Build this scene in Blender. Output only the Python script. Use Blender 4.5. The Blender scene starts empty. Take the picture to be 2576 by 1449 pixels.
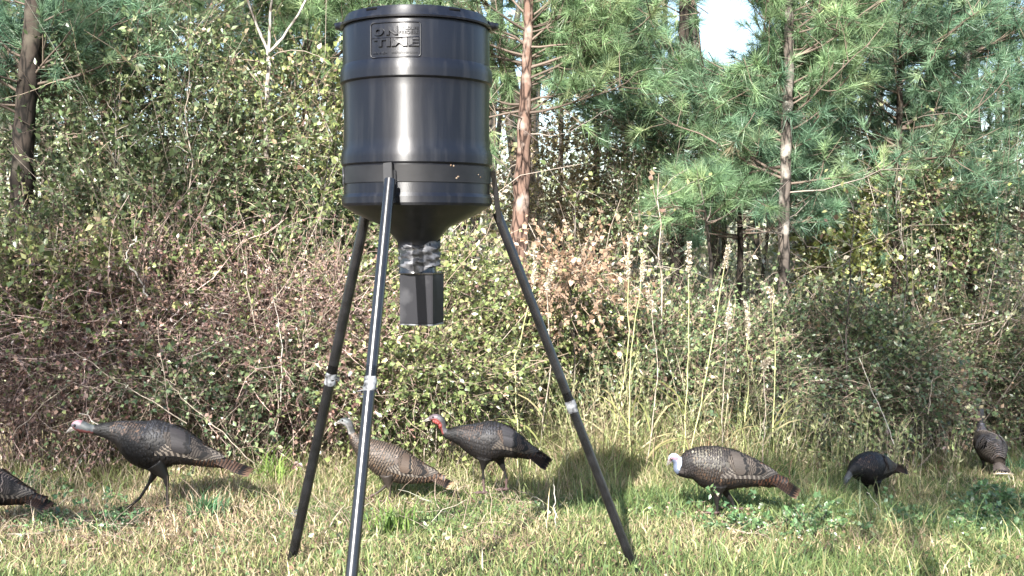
import bpy, bmesh, math, random
import numpy as np
from mathutils import Vector, Matrix
rs = np.random.RandomState(11)
random.seed(11)
C = bpy.context.scene.collection
S = bpy.context.scene
# ------------------------------------------------------------------ camera, world, sun
EYE = 1.5
FPX = 2762.0                      # focal length in photograph units (2576 wide)
PITCH = math.radians(3.0)
cam = bpy.data.cameras.new('camera'); co = bpy.data.objects.new('camera', cam); C.objects.link(co)
co.location = (0, 0, EYE); co.rotation_euler = (math.radians(90) - PITCH, 0, 0)
cam.sensor_width = 36.0; cam.lens = 36.0 * FPX / 2576.0; cam.clip_start = 0.05; cam.clip_end = 3000
S.camera = co
SUN_TO = Vector((-0.24, -0.80, 0.56)).normalized()
w = bpy.data.worlds.new('World'); S.world = w; w.use_nodes = True
nt = w.node_tree; nt.nodes.clear()
sky = nt.nodes.new('ShaderNodeTexSky'); sky.sky_type = 'NISHITA'; sky.sun_disc = False
sky.sun_elevation = math.asin(SUN_TO.z); sky.sun_rotation = math.atan2(SUN_TO.x, SUN_TO.y)
sky.air_density = 1.0; sky.dust_density = 1.2; sky.ozone_density = 1.0
bg = nt.nodes.new('ShaderNodeBackground'); bg.inputs[1].default_value = 0.105
wo = nt.nodes.new('ShaderNodeOutputWorld')
nt.links.new(sky.outputs[0], bg.inputs[0]); nt.links.new(bg.outputs[0], wo.inputs[0])
sl = bpy.data.lights.new('sun', 'SUN'); sl.energy = 5.0; sl.angle = math.radians(0.5); sl.color = (1.0, 0.96, 0.90)
so = bpy.data.objects.new('sun', sl); C.objects.link(so)
so.rotation_euler = SUN_TO.to_track_quat('Z', 'Y').to_euler(); so.location = SUN_TO * 30
S.view_settings.view_transform = 'Standard'; S.view_settings.look = 'None'
S.view_settings.gamma = 1; S.view_settings.use_curve_mapping = False
S.view_settings.exposure = 1.75
S.cycles.max_bounces = 6; S.cycles.diffuse_bounces = 3; S.cycles.glossy_bounces = 2
S.cycles.transmission_bounces = 4; S.cycles.transparent_max_bounces = 4

# ------------------------------------------------------------------ coordinate helpers
cp, sp_ = math.cos(PITCH), math.sin(PITCH)
def at(X, Y, D):
    """photograph unit (2576 x 1449) at forward distance D -> world point"""
    a = (X - 1288.0) / FPX; b = -(Y - 724.5) / FPX
    dy = cp + b * sp_; dz = -sp_ + b * cp
    k = D / dy
    return Vector((a * k, D, EYE + dz * k))
def sm(a, b, x):
    t = np.clip((x - a) / (b - a), 0, 1); return t * t * (3 - 2 * t)
def ground(x, y):
    x = np.asarray(x, float); y = np.asarray(y, float)
    yy = np.clip(y, -4, 13)
    z = EYE - 0.95 - 0.11 * yy
    z = z - 0.24 * sm(0.8, 3.6, x) * sm(4.5, 8.0, y)
    z = z + 0.025 * np.sin(x * 1.7 + 1.3) * np.cos(y * 1.3) + 0.012 * np.sin(x * 4.1 + y * 2.3)
    return z
def g(x, y): return float(ground(x, y))
def solve_depth(X, Y):
    lo = 3.0
    while lo < 20:
        p = at(X, Y, lo)
        if p.z <= g(p.x, p.y): return lo
        lo += 0.01
    return lo
def fbm(P, f, seed, oct=3):
    r = np.random.RandomState(seed); out = np.zeros(len(P)); amp = 1.0
    for o in range(oct):
        for k in range(3):
            d = r.normal(size=3); d /= np.linalg.norm(d)
            out += amp * np.sin(P @ d * f * 2.2 + r.uniform(0, 6.28)) / 3
        f *= 2.1; amp *= 0.6
    return out

# ------------------------------------------------------------------ object helpers
def thing(name, label, cat, loc=(0, 0, 0), rotz=0, group=None):
    o = bpy.data.objects.new(name, None); C.objects.link(o); o.empty_display_size = 0.1
    o.location = loc; o.rotation_euler = (0, 0, rotz); o['label'] = label; o['category'] = cat
    if group: o['group'] = group
    return o
def mesh_np(name, V, F, mat, parent=None, tint=None, uv=None, smooth=False, extra=None):
    me = bpy.data.meshes.new(name)
    V = np.asarray(V, np.float32); F = np.asarray(F, np.int32)
    k = F.shape[1]
    me.vertices.add(len(V)); me.vertices.foreach_set('co', V.ravel())
    me.loops.add(F.size); me.loops.foreach_set('vertex_index', F.ravel())
    me.polygons.add(len(F)); me.polygons.foreach_set('loop_start', np.arange(0, F.size, k, dtype=np.int32))
    me.polygons.foreach_set('loop_total', np.full(len(F), k, np.int32))
    if smooth: me.polygons.foreach_set('use_smooth', np.ones(len(F), bool))
    def attr(nm, T):
        a = me.color_attributes.new(nm, 'FLOAT_COLOR', 'POINT')
        c = np.ones((len(V), 4), np.float32); c[:, :3] = T; a.data.foreach_set('color', c.ravel())
    if tint is not None: attr('tint', tint)
    if extra is not None: attr('tip', extra)
    if uv is not None:
        u = me.uv_layers.new(name='UVMap'); u.data.foreach_set('uv', np.asarray(uv, np.float32)[F.ravel()].ravel())
    me.update(); me.validate()
    me.materials.append(mat)
    o = bpy.data.objects.new(name, me); C.objects.link(o)
    if parent: o.parent = parent
    return o
def mesh_bm(name, bm, mat, parent=None, smooth=True):
    me = bpy.data.meshes.new(name); bm.normal_update(); bm.to_mesh(me); bm.free()
    if smooth:
        for p in me.polygons: p.use_smooth = True
    me.materials.append(mat)
    o = bpy.data.objects.new(name, me); C.objects.link(o)
    if parent: o.parent = parent
    return o
def sharp(o, ang=35):
    bm = bmesh.new(); bm.from_mesh(o.data)
    for e in bm.edges:
        if len(e.link_faces) == 2 and e.calc_face_angle(0) > math.radians(ang): e.smooth = False
    bm.to_mesh(o.data); bm.free(); return o
class Bag:
    """collects triangles"""
    def __init__(s): s.V = []; s.F = []; s.T = []; s.n = 0
    def add(s, V, F, T):
        s.V.append(V); s.F.append(F + s.n); s.T.append(np.broadcast_to(T, V.shape)); s.n += len(V)
    def build(s, name, mat, parent=None, kind=None, off=None, smooth=False):
        if not s.V: return None
        V = np.concatenate(s.V)
        if off is not None: V = V - np.array(off)
        o = mesh_np(name, V, np.concatenate(s.F), mat, parent, np.concatenate(s.T), smooth=smooth)
        if kind: o['kind'] = kind
        return o
def norm(a): return a / np.maximum(np.linalg.norm(a, axis=-1, keepdims=True), 1e-9)
def tubes(P, R, sides=4):
    """P (N,K,3), R (N,K) -> verts, tri faces"""
    P = np.asarray(P, float); R = np.asarray(R, float)
    N, K, _ = P.shape
    T = norm(np.gradient(P, axis=1))
    ref = np.eye(3)[np.abs(T).max(1).argmin(-1)][:, None]; ref = np.broadcast_to(ref, T.shape)
    A = norm(np.cross(T, ref)); B = np.cross(T, A)
    th = np.arange(sides) * 2 * np.pi / sides
    V = P[:, :, None] + R[:, :, None, None] * (A[:, :, None] * np.cos(th)[:, None] + B[:, :, None] * np.sin(th)[:, None])
    i = (np.arange(N) * K * sides)[:, None, None]; k = (np.arange(K - 1) * sides)[None, :, None]; s = np.arange(sides)[None, None]
    s2 = (s + 1) % sides
    a = i + k + s; b = i + k + s2; c = b + sides; d = a + sides
    F = np.stack([np.stack([a, b, c], -1), np.stack([a, c, d], -1)], -2).reshape(-1, 3)
    return V.reshape(-1, 3), F
def leaf_faces(P, dirv, nrm, L, Wd, fold=0.25, big=False):
    """ovate folded leaves; P base (N,3)"""
    d = norm(dirv); n = norm(nrm - (nrm * d).sum(1, keepdims=True) * d); s = np.cross(d, n)
    L = L[:, None]; Wd = Wd[:, None]
    if big:
        pts = [P, P + d * L * .3 + s * Wd + n * Wd * fold, P + d * L * .65 + s * Wd * .8 + n * Wd * fold * .6, P + d * L - n * L * .12,
               P + d * L * .65 - s * Wd * .8 + n * Wd * fold * .6, P + d * L * .3 - s * Wd + n * Wd * fold, P + d * L * .5]
        tri = [(0, 1, 6), (1, 2, 6), (2, 3, 6), (3, 4, 6), (4, 5, 6), (5, 0, 6)]
    else:
        pts = [P, P + d * L * .42 + s * Wd + n * Wd * fold, P + d * L, P + d * L * .42 - s * Wd + n * Wd * fold]
        tri = [(0, 1, 2), (0, 2, 3)]
    k = len(pts); V = np.stack(pts, 1).reshape(-1, 3)
    F = (np.arange(len(P)) * k)[:, None, None] + np.array(tri)[None]
    return V, F.reshape(-1, 3), k
def pick(pal, n, r, P=None, seed=3, f=1.2, jit=0.28):
    """pal: [(rgb, weight)], tint noise clumped by position"""
    cols = np.array([c for c, _ in pal], float); wts = np.array([w for _, w in pal], float); cw = np.cumsum(wts / wts.sum())
    u = r.uniform(size=n)
    if P is not None: u = np.clip(u * 0.58 + 0.42 * (0.5 + 0.5 * np.tanh(1.5 * fbm(P, f * 1.6, seed))), 0, 0.9999)
    idx = np.searchsorted(cw, u); c = cols[np.minimum(idx, len(cols) - 1)]
    return np.clip(c * np.exp(r.normal(0, jit, (n, 1))), 0, 0.75)
def add_leaves(bag, r, P, d, size, pal, big=False, up=0.6, wr=0.33, seed=3):
    n = len(P)
    nr = norm(r.normal(size=(n, 3)) + np.array([-.1, -.35, up]))
    L = size * np.minimum(np.exp(r.normal(-.16, .36, n)), 1.35); Wd = L * wr * r.uniform(.8, 1.2, n)
    V, F, k = leaf_faces(P, d, nr, L, Wd, big=big)
    T = np.repeat(pick(pal, n, r, P, seed), k, 0)
    bag.add(V, F, T)
def grow(r, O, D, L, K=6, droop=0.35, wander=0.25):
    """curved twigs (N,K,3)"""
    N = len(O); P = np.zeros((N, K, 3)); P[:, 0] = O; d = norm(D)
    st = (L / (K - 1))[:, None]
    for k in range(1, K):
        d = norm(d + r.normal(0, wander, (N, 3)) - np.array([0, 0, droop / (K - 1)]))
        P[:, k] = P[:, k - 1] + d * st
    return P
def along(P, t):
    """sample polyline arrays P (N,K,3) at t (N,M) in 0..1 -> pts, dirs (N,M,3)"""
    K = P.shape[1]; x = t * (K - 1); i = np.clip(x.astype(int), 0, K - 2); f = (x - i)[..., None]
    n = np.arange(P.shape[0])[:, None]
    a = P[n, i]; b = P[n, i + 1]
    return a + (b - a) * f, norm(b - a)

# ------------------------------------------------------------------ materials
def nodes(name):
    m = bpy.data.materials.new(name); m.use_nodes = True; t = m.node_tree; t.nodes.clear()
    o = t.nodes.new('ShaderNodeOutputMaterial'); p = t.nodes.new('ShaderNodeBsdfPrincipled')
    t.links.new(p.outputs[0], o.inputs[0]); return m, t, p, o
def N(t, kind, **kw):
    n = t.nodes.new(kind)
    for k, v in kw.items(): setattr(n, k, v)
    return n
def mat_leaf(name, rough=0.45, trans=0.35, spec=0.5):
    m, t, p, o = nodes(name)
    a = N(t, 'ShaderNodeAttribute', attribute_name='tint')
    t.links.new(a.outputs['Color'], p.inputs['Base Color']); p.inputs['Roughness'].default_value = rough
    p.inputs['Specular IOR Level'].default_value = spec
    tr = N(t, 'ShaderNodeBsdfTranslucent'); mx = N(t, 'ShaderNodeMixShader'); mx.inputs[0].default_value = trans
    t.links.new(a.outputs['Color'], tr.inputs[0]); t.links.new(p.outputs[0], mx.inputs[1]); t.links.new(tr.outputs[0], mx.inputs[2])
    t.links.new(mx.outputs[0], o.inputs[0]); return m
def mat_tint(name, rough=0.8, spec=0.2):
    m, t, p, o = nodes(name)
    a = N(t, 'ShaderNodeAttribute', attribute_name='tint')
    t.links.new(a.outputs['Color'], p.inputs['Base Color']); p.inputs['Roughness'].default_value = rough
    p.inputs['Specular IOR Level'].default_value = spec; return m
def mat_noise(name, c1, c2, scale=8, rough=0.8, spec=0.3, bump=0.3, stretch=(1, 1, 1), detail=6, lo=.35, hi=.65, bscale=None, bdist=.01):
    m, t, p, o = nodes(name)
    tc = N(t, 'ShaderNodeTexCoord'); mp = N(t, 'ShaderNodeMapping'); mp.inputs['Scale'].default_value = stretch
    nz = N(t, 'ShaderNodeTexNoise'); nz.inputs['Scale'].default_value = scale; nz.inputs['Detail'].default_value = detail
    cr = N(t, 'ShaderNodeValToRGB'); cr.color_ramp.elements[0].position = lo; cr.color_ramp.elements[1].position = hi
    cr.color_ramp.elements[0].color = (*c1, 1); cr.color_ramp.elements[1].color = (*c2, 1)
    t.links.new(tc.outputs['Object'], mp.inputs[0]); t.links.new(mp.outputs[0], nz.inputs['Vector'])
    t.links.new(nz.outputs[0], cr.inputs[0]); t.links.new(cr.outputs[0], p.inputs['Base Color'])
    p.inputs['Roughness'].default_value = rough; p.inputs['Specular IOR Level'].default_value = spec
    if bump:
        n2 = N(t, 'ShaderNodeTexNoise'); n2.inputs['Scale'].default_value = bscale or scale * 2; n2.inputs['Detail'].default_value = 5
        t.links.new(mp.outputs[0], n2.inputs['Vector'])
        b = N(t, 'ShaderNodeBump'); b.inputs['Strength'].default_value = bump; b.inputs['Distance'].default_value = bdist
        t.links.new(n2.outputs[0], b.inputs['Height']); t.links.new(b.outputs[0], p.inputs['Normal'])
    return m
M = {}
M['leaf'] = mat_leaf('leaf', .34, .22, .7); M['needle'] = mat_leaf('needle', .4, .3, .5); M['blade'] = mat_leaf('blade', .5, .35, .4)
M['dry'] = mat_leaf('dry_leaf', .75, .2, .2); M['twig'] = mat_tint('twig', .75, .25)
def mat_bark(name, dark, mid, light):
    m, t, p, o = nodes(name)
    tc = N(t, 'ShaderNodeTexCoord'); mp = N(t, 'ShaderNodeMapping'); mp.inputs['Scale'].default_value = (26, 26, 7)
    vo = N(t, 'ShaderNodeTexVoronoi', feature='DISTANCE_TO_EDGE'); vo.inputs['Scale'].default_value = 1.0
    nz = N(t, 'ShaderNodeTexNoise'); nz.inputs['Scale'].default_value = 1.6; nz.inputs['Detail'].default_value = 8
    ad = N(t, 'ShaderNodeMixRGB'); ad.inputs[0].default_value = .35
    t.links.new(tc.outputs['Object'], mp.inputs[0]); t.links.new(mp.outputs[0], ad.inputs[1]); t.links.new(nz.outputs['Color'], ad.inputs[2])
    t.links.new(mp.outputs[0], nz.inputs['Vector']); t.links.new(ad.outputs[0], vo.inputs['Vector'])
    cr = N(t, 'ShaderNodeValToRGB'); e = cr.color_ramp.elements; e[0].position = .02; e[0].color = (*dark, 1); e[1].position = .16; e[1].color = (*mid, 1)
    t.links.new(vo.outputs['Distance'], cr.inputs[0])
    n2 = N(t, 'ShaderNodeTexNoise'); n2.inputs['Scale'].default_value = 5; n2.inputs['Detail'].default_value = 6
    t.links.new(tc.outputs['Object'], n2.inputs['Vector'])
    c2 = N(t, 'ShaderNodeValToRGB'); c2.color_ramp.elements[0].position = .52; c2.color_ramp.elements[1].position = .66
    t.links.new(n2.outputs[0], c2.inputs[0])
    mx = N(t, 'ShaderNodeMixRGB'); t.links.new(c2.outputs[0], mx.inputs[0]); t.links.new(cr.outputs[0], mx.inputs[1]); mx.inputs[2].default_value = (*light, 1)
    t.links.new(mx.outputs[0], p.inputs['Base Color']); p.inputs['Roughness'].default_value = .9; p.inputs['Specular IOR Level'].default_value = .15
    b = N(t, 'ShaderNodeBump'); b.inputs['Strength'].default_value = .8; b.inputs['Distance'].default_value = .012
    t.links.new(cr.outputs[0], b.inputs['Height']); t.links.new(b.outputs[0], p.inputs['Normal']); return m
M['bark_red'] = mat_bark('pine_bark', (.03, .02, .016), (.17, .11, .085), (.33, .26, .22))
M['bark_grey'] = mat_bark('grey_bark', (.02, .018, .016), (.12, .10, .085), (.36, .33, .29))
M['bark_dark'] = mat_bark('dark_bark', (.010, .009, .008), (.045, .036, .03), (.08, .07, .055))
M['bark_pale'] = mat_bark('pale_bark', (.10, .08, .065), (.34, .30, .26), (.50, .46, .41))
M['soil'] = mat_noise('leaf_strewn_soil', (.035, .026, .018), (.15, .115, .07), 9, .95, .1, .6, detail=10, bdist=.03)

# ------------------------------------------------------------------ ground sheet
def axis(a, b, fine, coarse, lo, hi):
    m = np.arange(lo, hi, fine); l = lo - np.cumsum(np.geomspace(fine * 1.5, coarse, 26)); r_ = hi + np.cumsum(np.geomspace(fine * 1.5, coarse, 26))
    return np.concatenate([l[::-1], m, r_])
gx = axis(0, 0, .10, 220, -6, 6); gy = axis(0, 0, .10, 220, 1.5, 13)
X, Y = np.meshgrid(gx, gy); V = np.stack([X, Y, ground(X, Y) + rs.normal(0, .006, X.shape)], -1).reshape(-1, 3)
nx, ny = len(gx), len(gy); i = (np.arange(ny - 1)[:, None] * nx + np.arange(nx - 1)[None]).ravel()
o = mesh_np('ground', V, np.stack([i, i + 1, i + 1 + nx, i + nx], -1), M['soil'], smooth=True); o['kind'] = 'structure'

# ------------------------------------------------------------------ pines
PINE_G = [((.10, .17, .085), 3), ((.15, .24, .12), 4), ((.21, .31, .15), 4), ((.31, .39, .19), 2.4), ((.36, .28, .17), .7)]  # this and the next palette lightened: mild haze put into needle colour
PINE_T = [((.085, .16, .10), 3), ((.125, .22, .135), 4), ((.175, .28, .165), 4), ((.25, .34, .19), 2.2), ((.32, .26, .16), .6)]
def tufts(bag, r, P, d, n=46, L=.17, wd=.0042, pal=PINE_G, seed=1):
    """needle sprays: P (M,3) tips, d (M,3)"""
    Mn = len(P); k = n
    dd = norm(np.repeat(d, k, 0) * r.uniform(.35, 1.1, (Mn * k, 1)) + r.normal(0, .55, (Mn * k, 3)) + np.array([0, 0, .10]))
    base = np.repeat(P, k, 0) - np.repeat(d, k, 0) * r.uniform(0, .09, (Mn * k, 1))
    ln = L * np.repeat(np.exp(r.normal(0, .15, (Mn, 1))), k, 0) * r.uniform(.7, 1.1, (Mn * k, 1))
    side = norm(np.cross(dd, r.normal(size=dd.shape))) * wd * .5
    tip = base + dd * ln - np.array([0, 0, 1.0]) * ln * .12
    V = np.stack([base + side, base - side, tip], 1).reshape(-1, 3)
    F = np.arange(Mn * k * 3).reshape(-1, 3)
    c = pick(pal, Mn, r, P, seed, .9, .22)
    T = np.repeat(np.repeat(c, k, 0) * np.exp(r.normal(0, .15, (Mn * k, 1))), 3, 0)
    bag.add(V, F, T)
def poly_tube(pts, radii, sides=10, sub=4, wob=0.0, r=None):
    pts = np.array(pts, float); radii = np.array(radii, float)
    n = len(pts); t = np.linspace(0, n - 1, (n - 1) * sub + 1)
    P = np.stack([np.interp(t, np.arange(n), pts[:, i]) for i in range(3)], -1); R = np.interp(t, np.arange(n), radii)
    if wob and r is not None:
        w_ = r.normal(0, wob, P.shape); w_[0] = 0; P = P + w_ ; R = R * (1 + r.normal(0, .06, len(R)))
    return tubes(P[None], R[None], sides)
def pine(label, trunk, rad, mat, seed, nbr=40, blen=1.3, z0=.25, dens=1.0, pal=PINE_G, group='pines at the edge of the clearing',
         needle=.18, dead=6, wd=.0055, tuft_n=50, name='pine_tree', keep=None, az=None, bmat=None):
    r = np.random.RandomState(seed)
    base = Vector(trunk[0]); root = thing(name, label, 'tree', base, 0, group)
    tp = np.array([list(p) for p in trunk]); n = len(tp)
    rr = np.linspace(rad, rad * .35, n) if np.isscalar(rad) else np.array(rad)
    V, F = poly_tube(tp, rr, 12, 7, rad * .10 if np.isscalar(rad) else .004, r)
    o = mesh_np('trunk', V - np.array(base), F, mat, root, np.full(V.shape, .1), smooth=True)
    # limbs
    t = r.uniform(z0, 1.0, nbr) ** .9; t.sort()
    O = np.stack([np.interp(t * (n - 1), np.arange(n), tp[:, i]) for i in range(3)], -1)
    a = r.uniform(0, 2 * np.pi, nbr) if az is None else r.uniform(az[0], az[1], nbr)
    L = blen * (1.15 - .65 * t) * r.uniform(.6, 1.25, nbr)
    el = r.uniform(-.05, .65, nbr)
    Dv = np.stack([np.cos(a), np.sin(a), el], -1)
    B = grow(r, O, Dv, L, 8, -.25, .10)
    R = np.outer(.005 + .008 * L, np.linspace(1, .25, 8))
    V1, F1 = tubes(B, R, 5)
    ns = int(8 * dens) + 3
    ts = r.uniform(.22, 1.0, (nbr, ns)); Ps, ds = along(B, ts)
    Ps = Ps.reshape(-1, 3); ds = ds.reshape(-1, 3)
    sd = norm(ds + r.normal(0, .7, ds.shape) + np.array([0, 0, .15])); sL = r.uniform(.18, .55, len(Ps)) * blen / 1.3
    Q = grow(r, Ps, sd, sL, 5, -.3, .12)
    if keep is not None: Q = Q[keep(Q[:, 1]) & keep(Q[:, 2]) & keep(Q[:, 4])]
    V2, F2 = tubes(Q, np.outer(np.full(len(Q), .0065), np.linspace(1, .5, 5)), 3)
    bb = Bag(); bb.add(V2, F2, np.array([.15, .12, .09]))
    def limbs(Bk, Rk, sides, col):
        for i in range(len(Bk)):
            if keep is not None and not keep(Bk[i]).all(): continue
            v, f = tubes(Bk[i:i + 1], Rk[i:i + 1], sides)
            mesh_np('limb', v - np.array(base), f, M['twig'], root, np.tile(np.array(col) * math.exp(r.normal(0, .2)), (len(v), 1)), smooth=True)
    limbs(B, R, 5, (.13, .10, .08))
    # dead bare limbs low on the trunk
    if dead:
        td = r.uniform(.03, .55, dead); Od = np.stack([np.interp(td * (n - 1), np.arange(n), tp[:, i]) for i in range(3)], -1)
        ad = r.uniform(0, 6.28, dead); Dd = grow(r, Od, np.stack([np.cos(ad), np.sin(ad), r.uniform(-.2, .5, dead)], -1), r.uniform(.5, 1.5, dead), 8, .1, .16)
        limbs(Dd, np.outer(r.uniform(.005, .010, dead), np.linspace(1, .2, 8)), 4, (.22, .19, .16))
        pd, dd = along(Dd, r.uniform(.3, 1, (dead, 4))); pd = pd.reshape(-1, 3); dd = dd.reshape(-1, 3)
        De = grow(r, pd, norm(dd + r.normal(0, .8, dd.shape)), r.uniform(.15, .5, len(pd)), 5, .1, .2)
        Vd, Fd = tubes(De, np.outer(np.full(len(De), .004), np.linspace(1, .3, 5)), 3); bb.add(Vd, Fd, np.array([.22, .18, .16]))
    bb.build('twigs', M['twig'], root, 'stuff', off=base)
    tt = np.concatenate([np.full((len(Q), 1), 1.0), r.uniform(.35, .95, (len(Q), 1))], 1)
    Pt, dt = along(Q, tt); Pt = Pt.reshape(-1, 3); dt = dt.reshape(-1, 3)
    if keep is not None:
        k_ = keep(Pt); Pt = Pt[k_]; dt = dt[k_]
    cb = Bag(); tufts(cb, r, Pt, dt, tuft_n, needle, wd, pal, seed)
    c = cb.build('crown', M['needle'], root, 'stuff', off=base)
    return root
def trunk_px(pts, ext=None):
    """list of (X,Y,D) from ground upwards; adds the foot on the ground and a top above the frame"""
    P = [at(*p) for p in pts]; f = P[0]; foot = Vector((f.x, f.y, g(f.x, f.y) - .05))
    out = [foot] + P
    if ext:
        d = (P[-1] - P[-2]).normalized(); out.append(P[-1] + Vector((d.x * ext * .5, d.y * ext * .5, ext)))
    return out
gap_c = norm((np.array(at(1838, 85, 12)) - np.array([0, 0, EYE]))[None])[0]
def keep_gap(P):
    # the opening between the two crowns: fewer sprays where the sky shows
    d = norm(P - np.array([0, 0, EYE])); a = np.arccos(np.clip(d @ gap_c, -1, 1))
    return (a > .034 + .011 * fbm(P, 1.5, 5)) 
pine('dark shaded trunk at far left with ivy and dark needles', trunk_px([(50, 560, 8.6), (62, 300, 8.6), (85, 60, 8.6)], 3.0), [.085, .085, .08, .075, .05], M['bark_dark'], 21, 40, 1.2, .45, .8, PINE_T, dead=8, az=(-.15 * math.pi, 1.15 * math.pi))  # the trunk's shade is put into its dark bark colour
pine('straight reddish trunk just right of the dark shaded one', trunk_px([(190, 560, 11.5), (185, 320, 11.5), (178, 60, 11.5)], 3.5), [.10, .095, .09, .085, .05], M['bark_red'], 22, 36, 1.4, .45, .9, dead=8)
pine('reddish scaly pine just right of the black drum', trunk_px([(1305, 600, 10.6), (1316, 420, 10.6), (1322, 240, 10.6), (1330, 40, 10.6)], 3.5), [.09, .085, .075, .055, .045, .03], M['bark_red'], 23, 62, 1.5, .50, 1.1, dead=9, keep=keep_gap, az=(-.22 * math.pi, 1.22 * math.pi))
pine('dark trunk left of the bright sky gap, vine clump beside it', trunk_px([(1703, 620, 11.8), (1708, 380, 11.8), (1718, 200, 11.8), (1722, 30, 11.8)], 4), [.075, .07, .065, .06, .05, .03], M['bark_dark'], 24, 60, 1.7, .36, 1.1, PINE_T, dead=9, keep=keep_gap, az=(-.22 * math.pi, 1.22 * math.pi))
pine('pale barked pine right of the bright sky gap, bare lit trunk', trunk_px([(1972, 740, 10.9), (1972, 560, 10.9), (1978, 330, 10.9), (1986, 170, 10.9), (1984, 20, 10.9)], 3), [.062, .058, .056, .054, .05, .045, .02], M['bark_grey'], 25, 66, 1.35, .36, 1.1, dead=10, keep=keep_gap, az=(-.22 * math.pi, 1.22 * math.pi))
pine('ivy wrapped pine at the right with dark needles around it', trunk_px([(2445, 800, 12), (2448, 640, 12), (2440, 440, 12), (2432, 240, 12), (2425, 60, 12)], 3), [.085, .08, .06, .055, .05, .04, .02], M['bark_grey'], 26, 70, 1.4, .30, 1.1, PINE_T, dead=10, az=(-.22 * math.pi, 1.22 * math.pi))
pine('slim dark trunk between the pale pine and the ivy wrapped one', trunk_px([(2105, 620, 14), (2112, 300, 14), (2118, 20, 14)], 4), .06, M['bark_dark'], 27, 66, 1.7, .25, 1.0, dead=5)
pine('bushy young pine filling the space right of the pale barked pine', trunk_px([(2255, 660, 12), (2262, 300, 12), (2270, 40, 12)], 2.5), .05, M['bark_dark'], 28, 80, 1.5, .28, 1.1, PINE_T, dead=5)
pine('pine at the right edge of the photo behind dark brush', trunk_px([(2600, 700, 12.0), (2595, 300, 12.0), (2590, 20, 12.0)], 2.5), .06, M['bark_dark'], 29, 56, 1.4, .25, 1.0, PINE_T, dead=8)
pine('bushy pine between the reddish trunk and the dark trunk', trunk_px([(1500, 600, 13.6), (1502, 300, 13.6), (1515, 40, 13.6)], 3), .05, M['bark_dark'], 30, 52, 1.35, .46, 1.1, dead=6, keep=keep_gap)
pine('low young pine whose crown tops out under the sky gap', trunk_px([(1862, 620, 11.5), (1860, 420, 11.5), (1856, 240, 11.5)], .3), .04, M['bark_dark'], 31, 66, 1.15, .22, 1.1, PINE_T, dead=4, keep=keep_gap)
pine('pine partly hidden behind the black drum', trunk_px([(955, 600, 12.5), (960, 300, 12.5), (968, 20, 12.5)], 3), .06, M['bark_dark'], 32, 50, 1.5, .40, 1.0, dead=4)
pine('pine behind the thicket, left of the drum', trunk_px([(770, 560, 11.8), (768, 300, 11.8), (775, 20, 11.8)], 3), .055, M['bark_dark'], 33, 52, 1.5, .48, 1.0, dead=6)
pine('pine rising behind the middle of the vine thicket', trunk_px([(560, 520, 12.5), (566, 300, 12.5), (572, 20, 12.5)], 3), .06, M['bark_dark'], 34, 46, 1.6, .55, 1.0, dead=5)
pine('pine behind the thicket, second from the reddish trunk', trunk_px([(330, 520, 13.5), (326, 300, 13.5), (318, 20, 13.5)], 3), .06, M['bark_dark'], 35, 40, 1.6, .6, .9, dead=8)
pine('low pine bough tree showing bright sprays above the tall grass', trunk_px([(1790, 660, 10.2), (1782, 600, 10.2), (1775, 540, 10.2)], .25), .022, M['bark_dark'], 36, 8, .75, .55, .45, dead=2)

for lab, q_, rd_, sd_ in (('slim straight trunk in the gap just right of the reddish pine', ((1408, 640, 14.5), (1412, 300, 14.5), (1420, 10, 14.5)), .05, 141),
    ('thin leaning trunk beneath the bushy middle pine', ((1570, 640, 15.5), (1580, 300, 15.5), (1600, 10, 15.5)), .05, 142), ('thin pale trunk rising under the sky gap', ((1822, 620, 14), (1818, 420, 14), (1815, 260, 14)), .04, 143),
    ('slim trunk between the pale barked pine and the slim dark one', ((2042, 640, 16), (2050, 300, 16), (2060, 10, 16)), .06, 144), ('slim lit trunk left of the ivy wrapped pine', ((2345, 660, 14.5), (2338, 300, 14.5), (2330, 10, 14.5)), .055, 145),
    ('slim trunk at the far right behind the dark brush', ((2505, 660, 15), (2512, 300, 15), (2520, 10, 15)), .06, 146), ('slim trunk far behind the left part of the thicket', ((432, 400, 15), (428, 200, 15), (425, 10, 15)), .06, 147),
    ('slim trunk right behind the reddish trunk at the left', ((262, 400, 14), (258, 200, 14), (250, 10, 14)), .05, 148), ('slim trunk left of the drum, behind the thicket', ((842, 520, 15), (838, 250, 15), (830, 10, 15)), .06, 149)):
    pine(lab, trunk_px(q_, 3 if sd_ != 143 else .2), rd_, M['bark_grey' if sd_ % 2 else 'bark_red'], sd_, 18, 1.2, .6, .5, dead=7, group='slim trunks deeper in the woods', keep=keep_gap if sd_ in (142, 143, 144) else None)
# pines standing behind and beside the camera: their crowns throw the broken shade
for lab, x_, y_, h_, sd_, nb_ in (('tall pine standing behind the camera, nearest to it', -0.5, -2.9, 9.6, 41, 80), ('tall pine standing behind the camera, far to the left', -6.3, -1.6, 11.0, 42, 36),
                     ('slim pine standing behind the camera to the left', -6.6, -4.6, 10.0, 43, 34), ('tall pine standing behind the camera, slightly to the right', 1.7, -2.4, 10.5, 44, 70)):
    z_ = g(x_, y_); pine(lab, [Vector((x_, y_, z_ - .05)), Vector((x_ + .05, y_, z_ + 3)), Vector((x_, y_ + .05, z_ + 6)), Vector((x_ + .1, y_, z_ + h_))], [.05, .045, .035, .02], M['bark_red'], sd_, nb_, 1.8, .55, .8, dead=3, group='pines around the camera')
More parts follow.
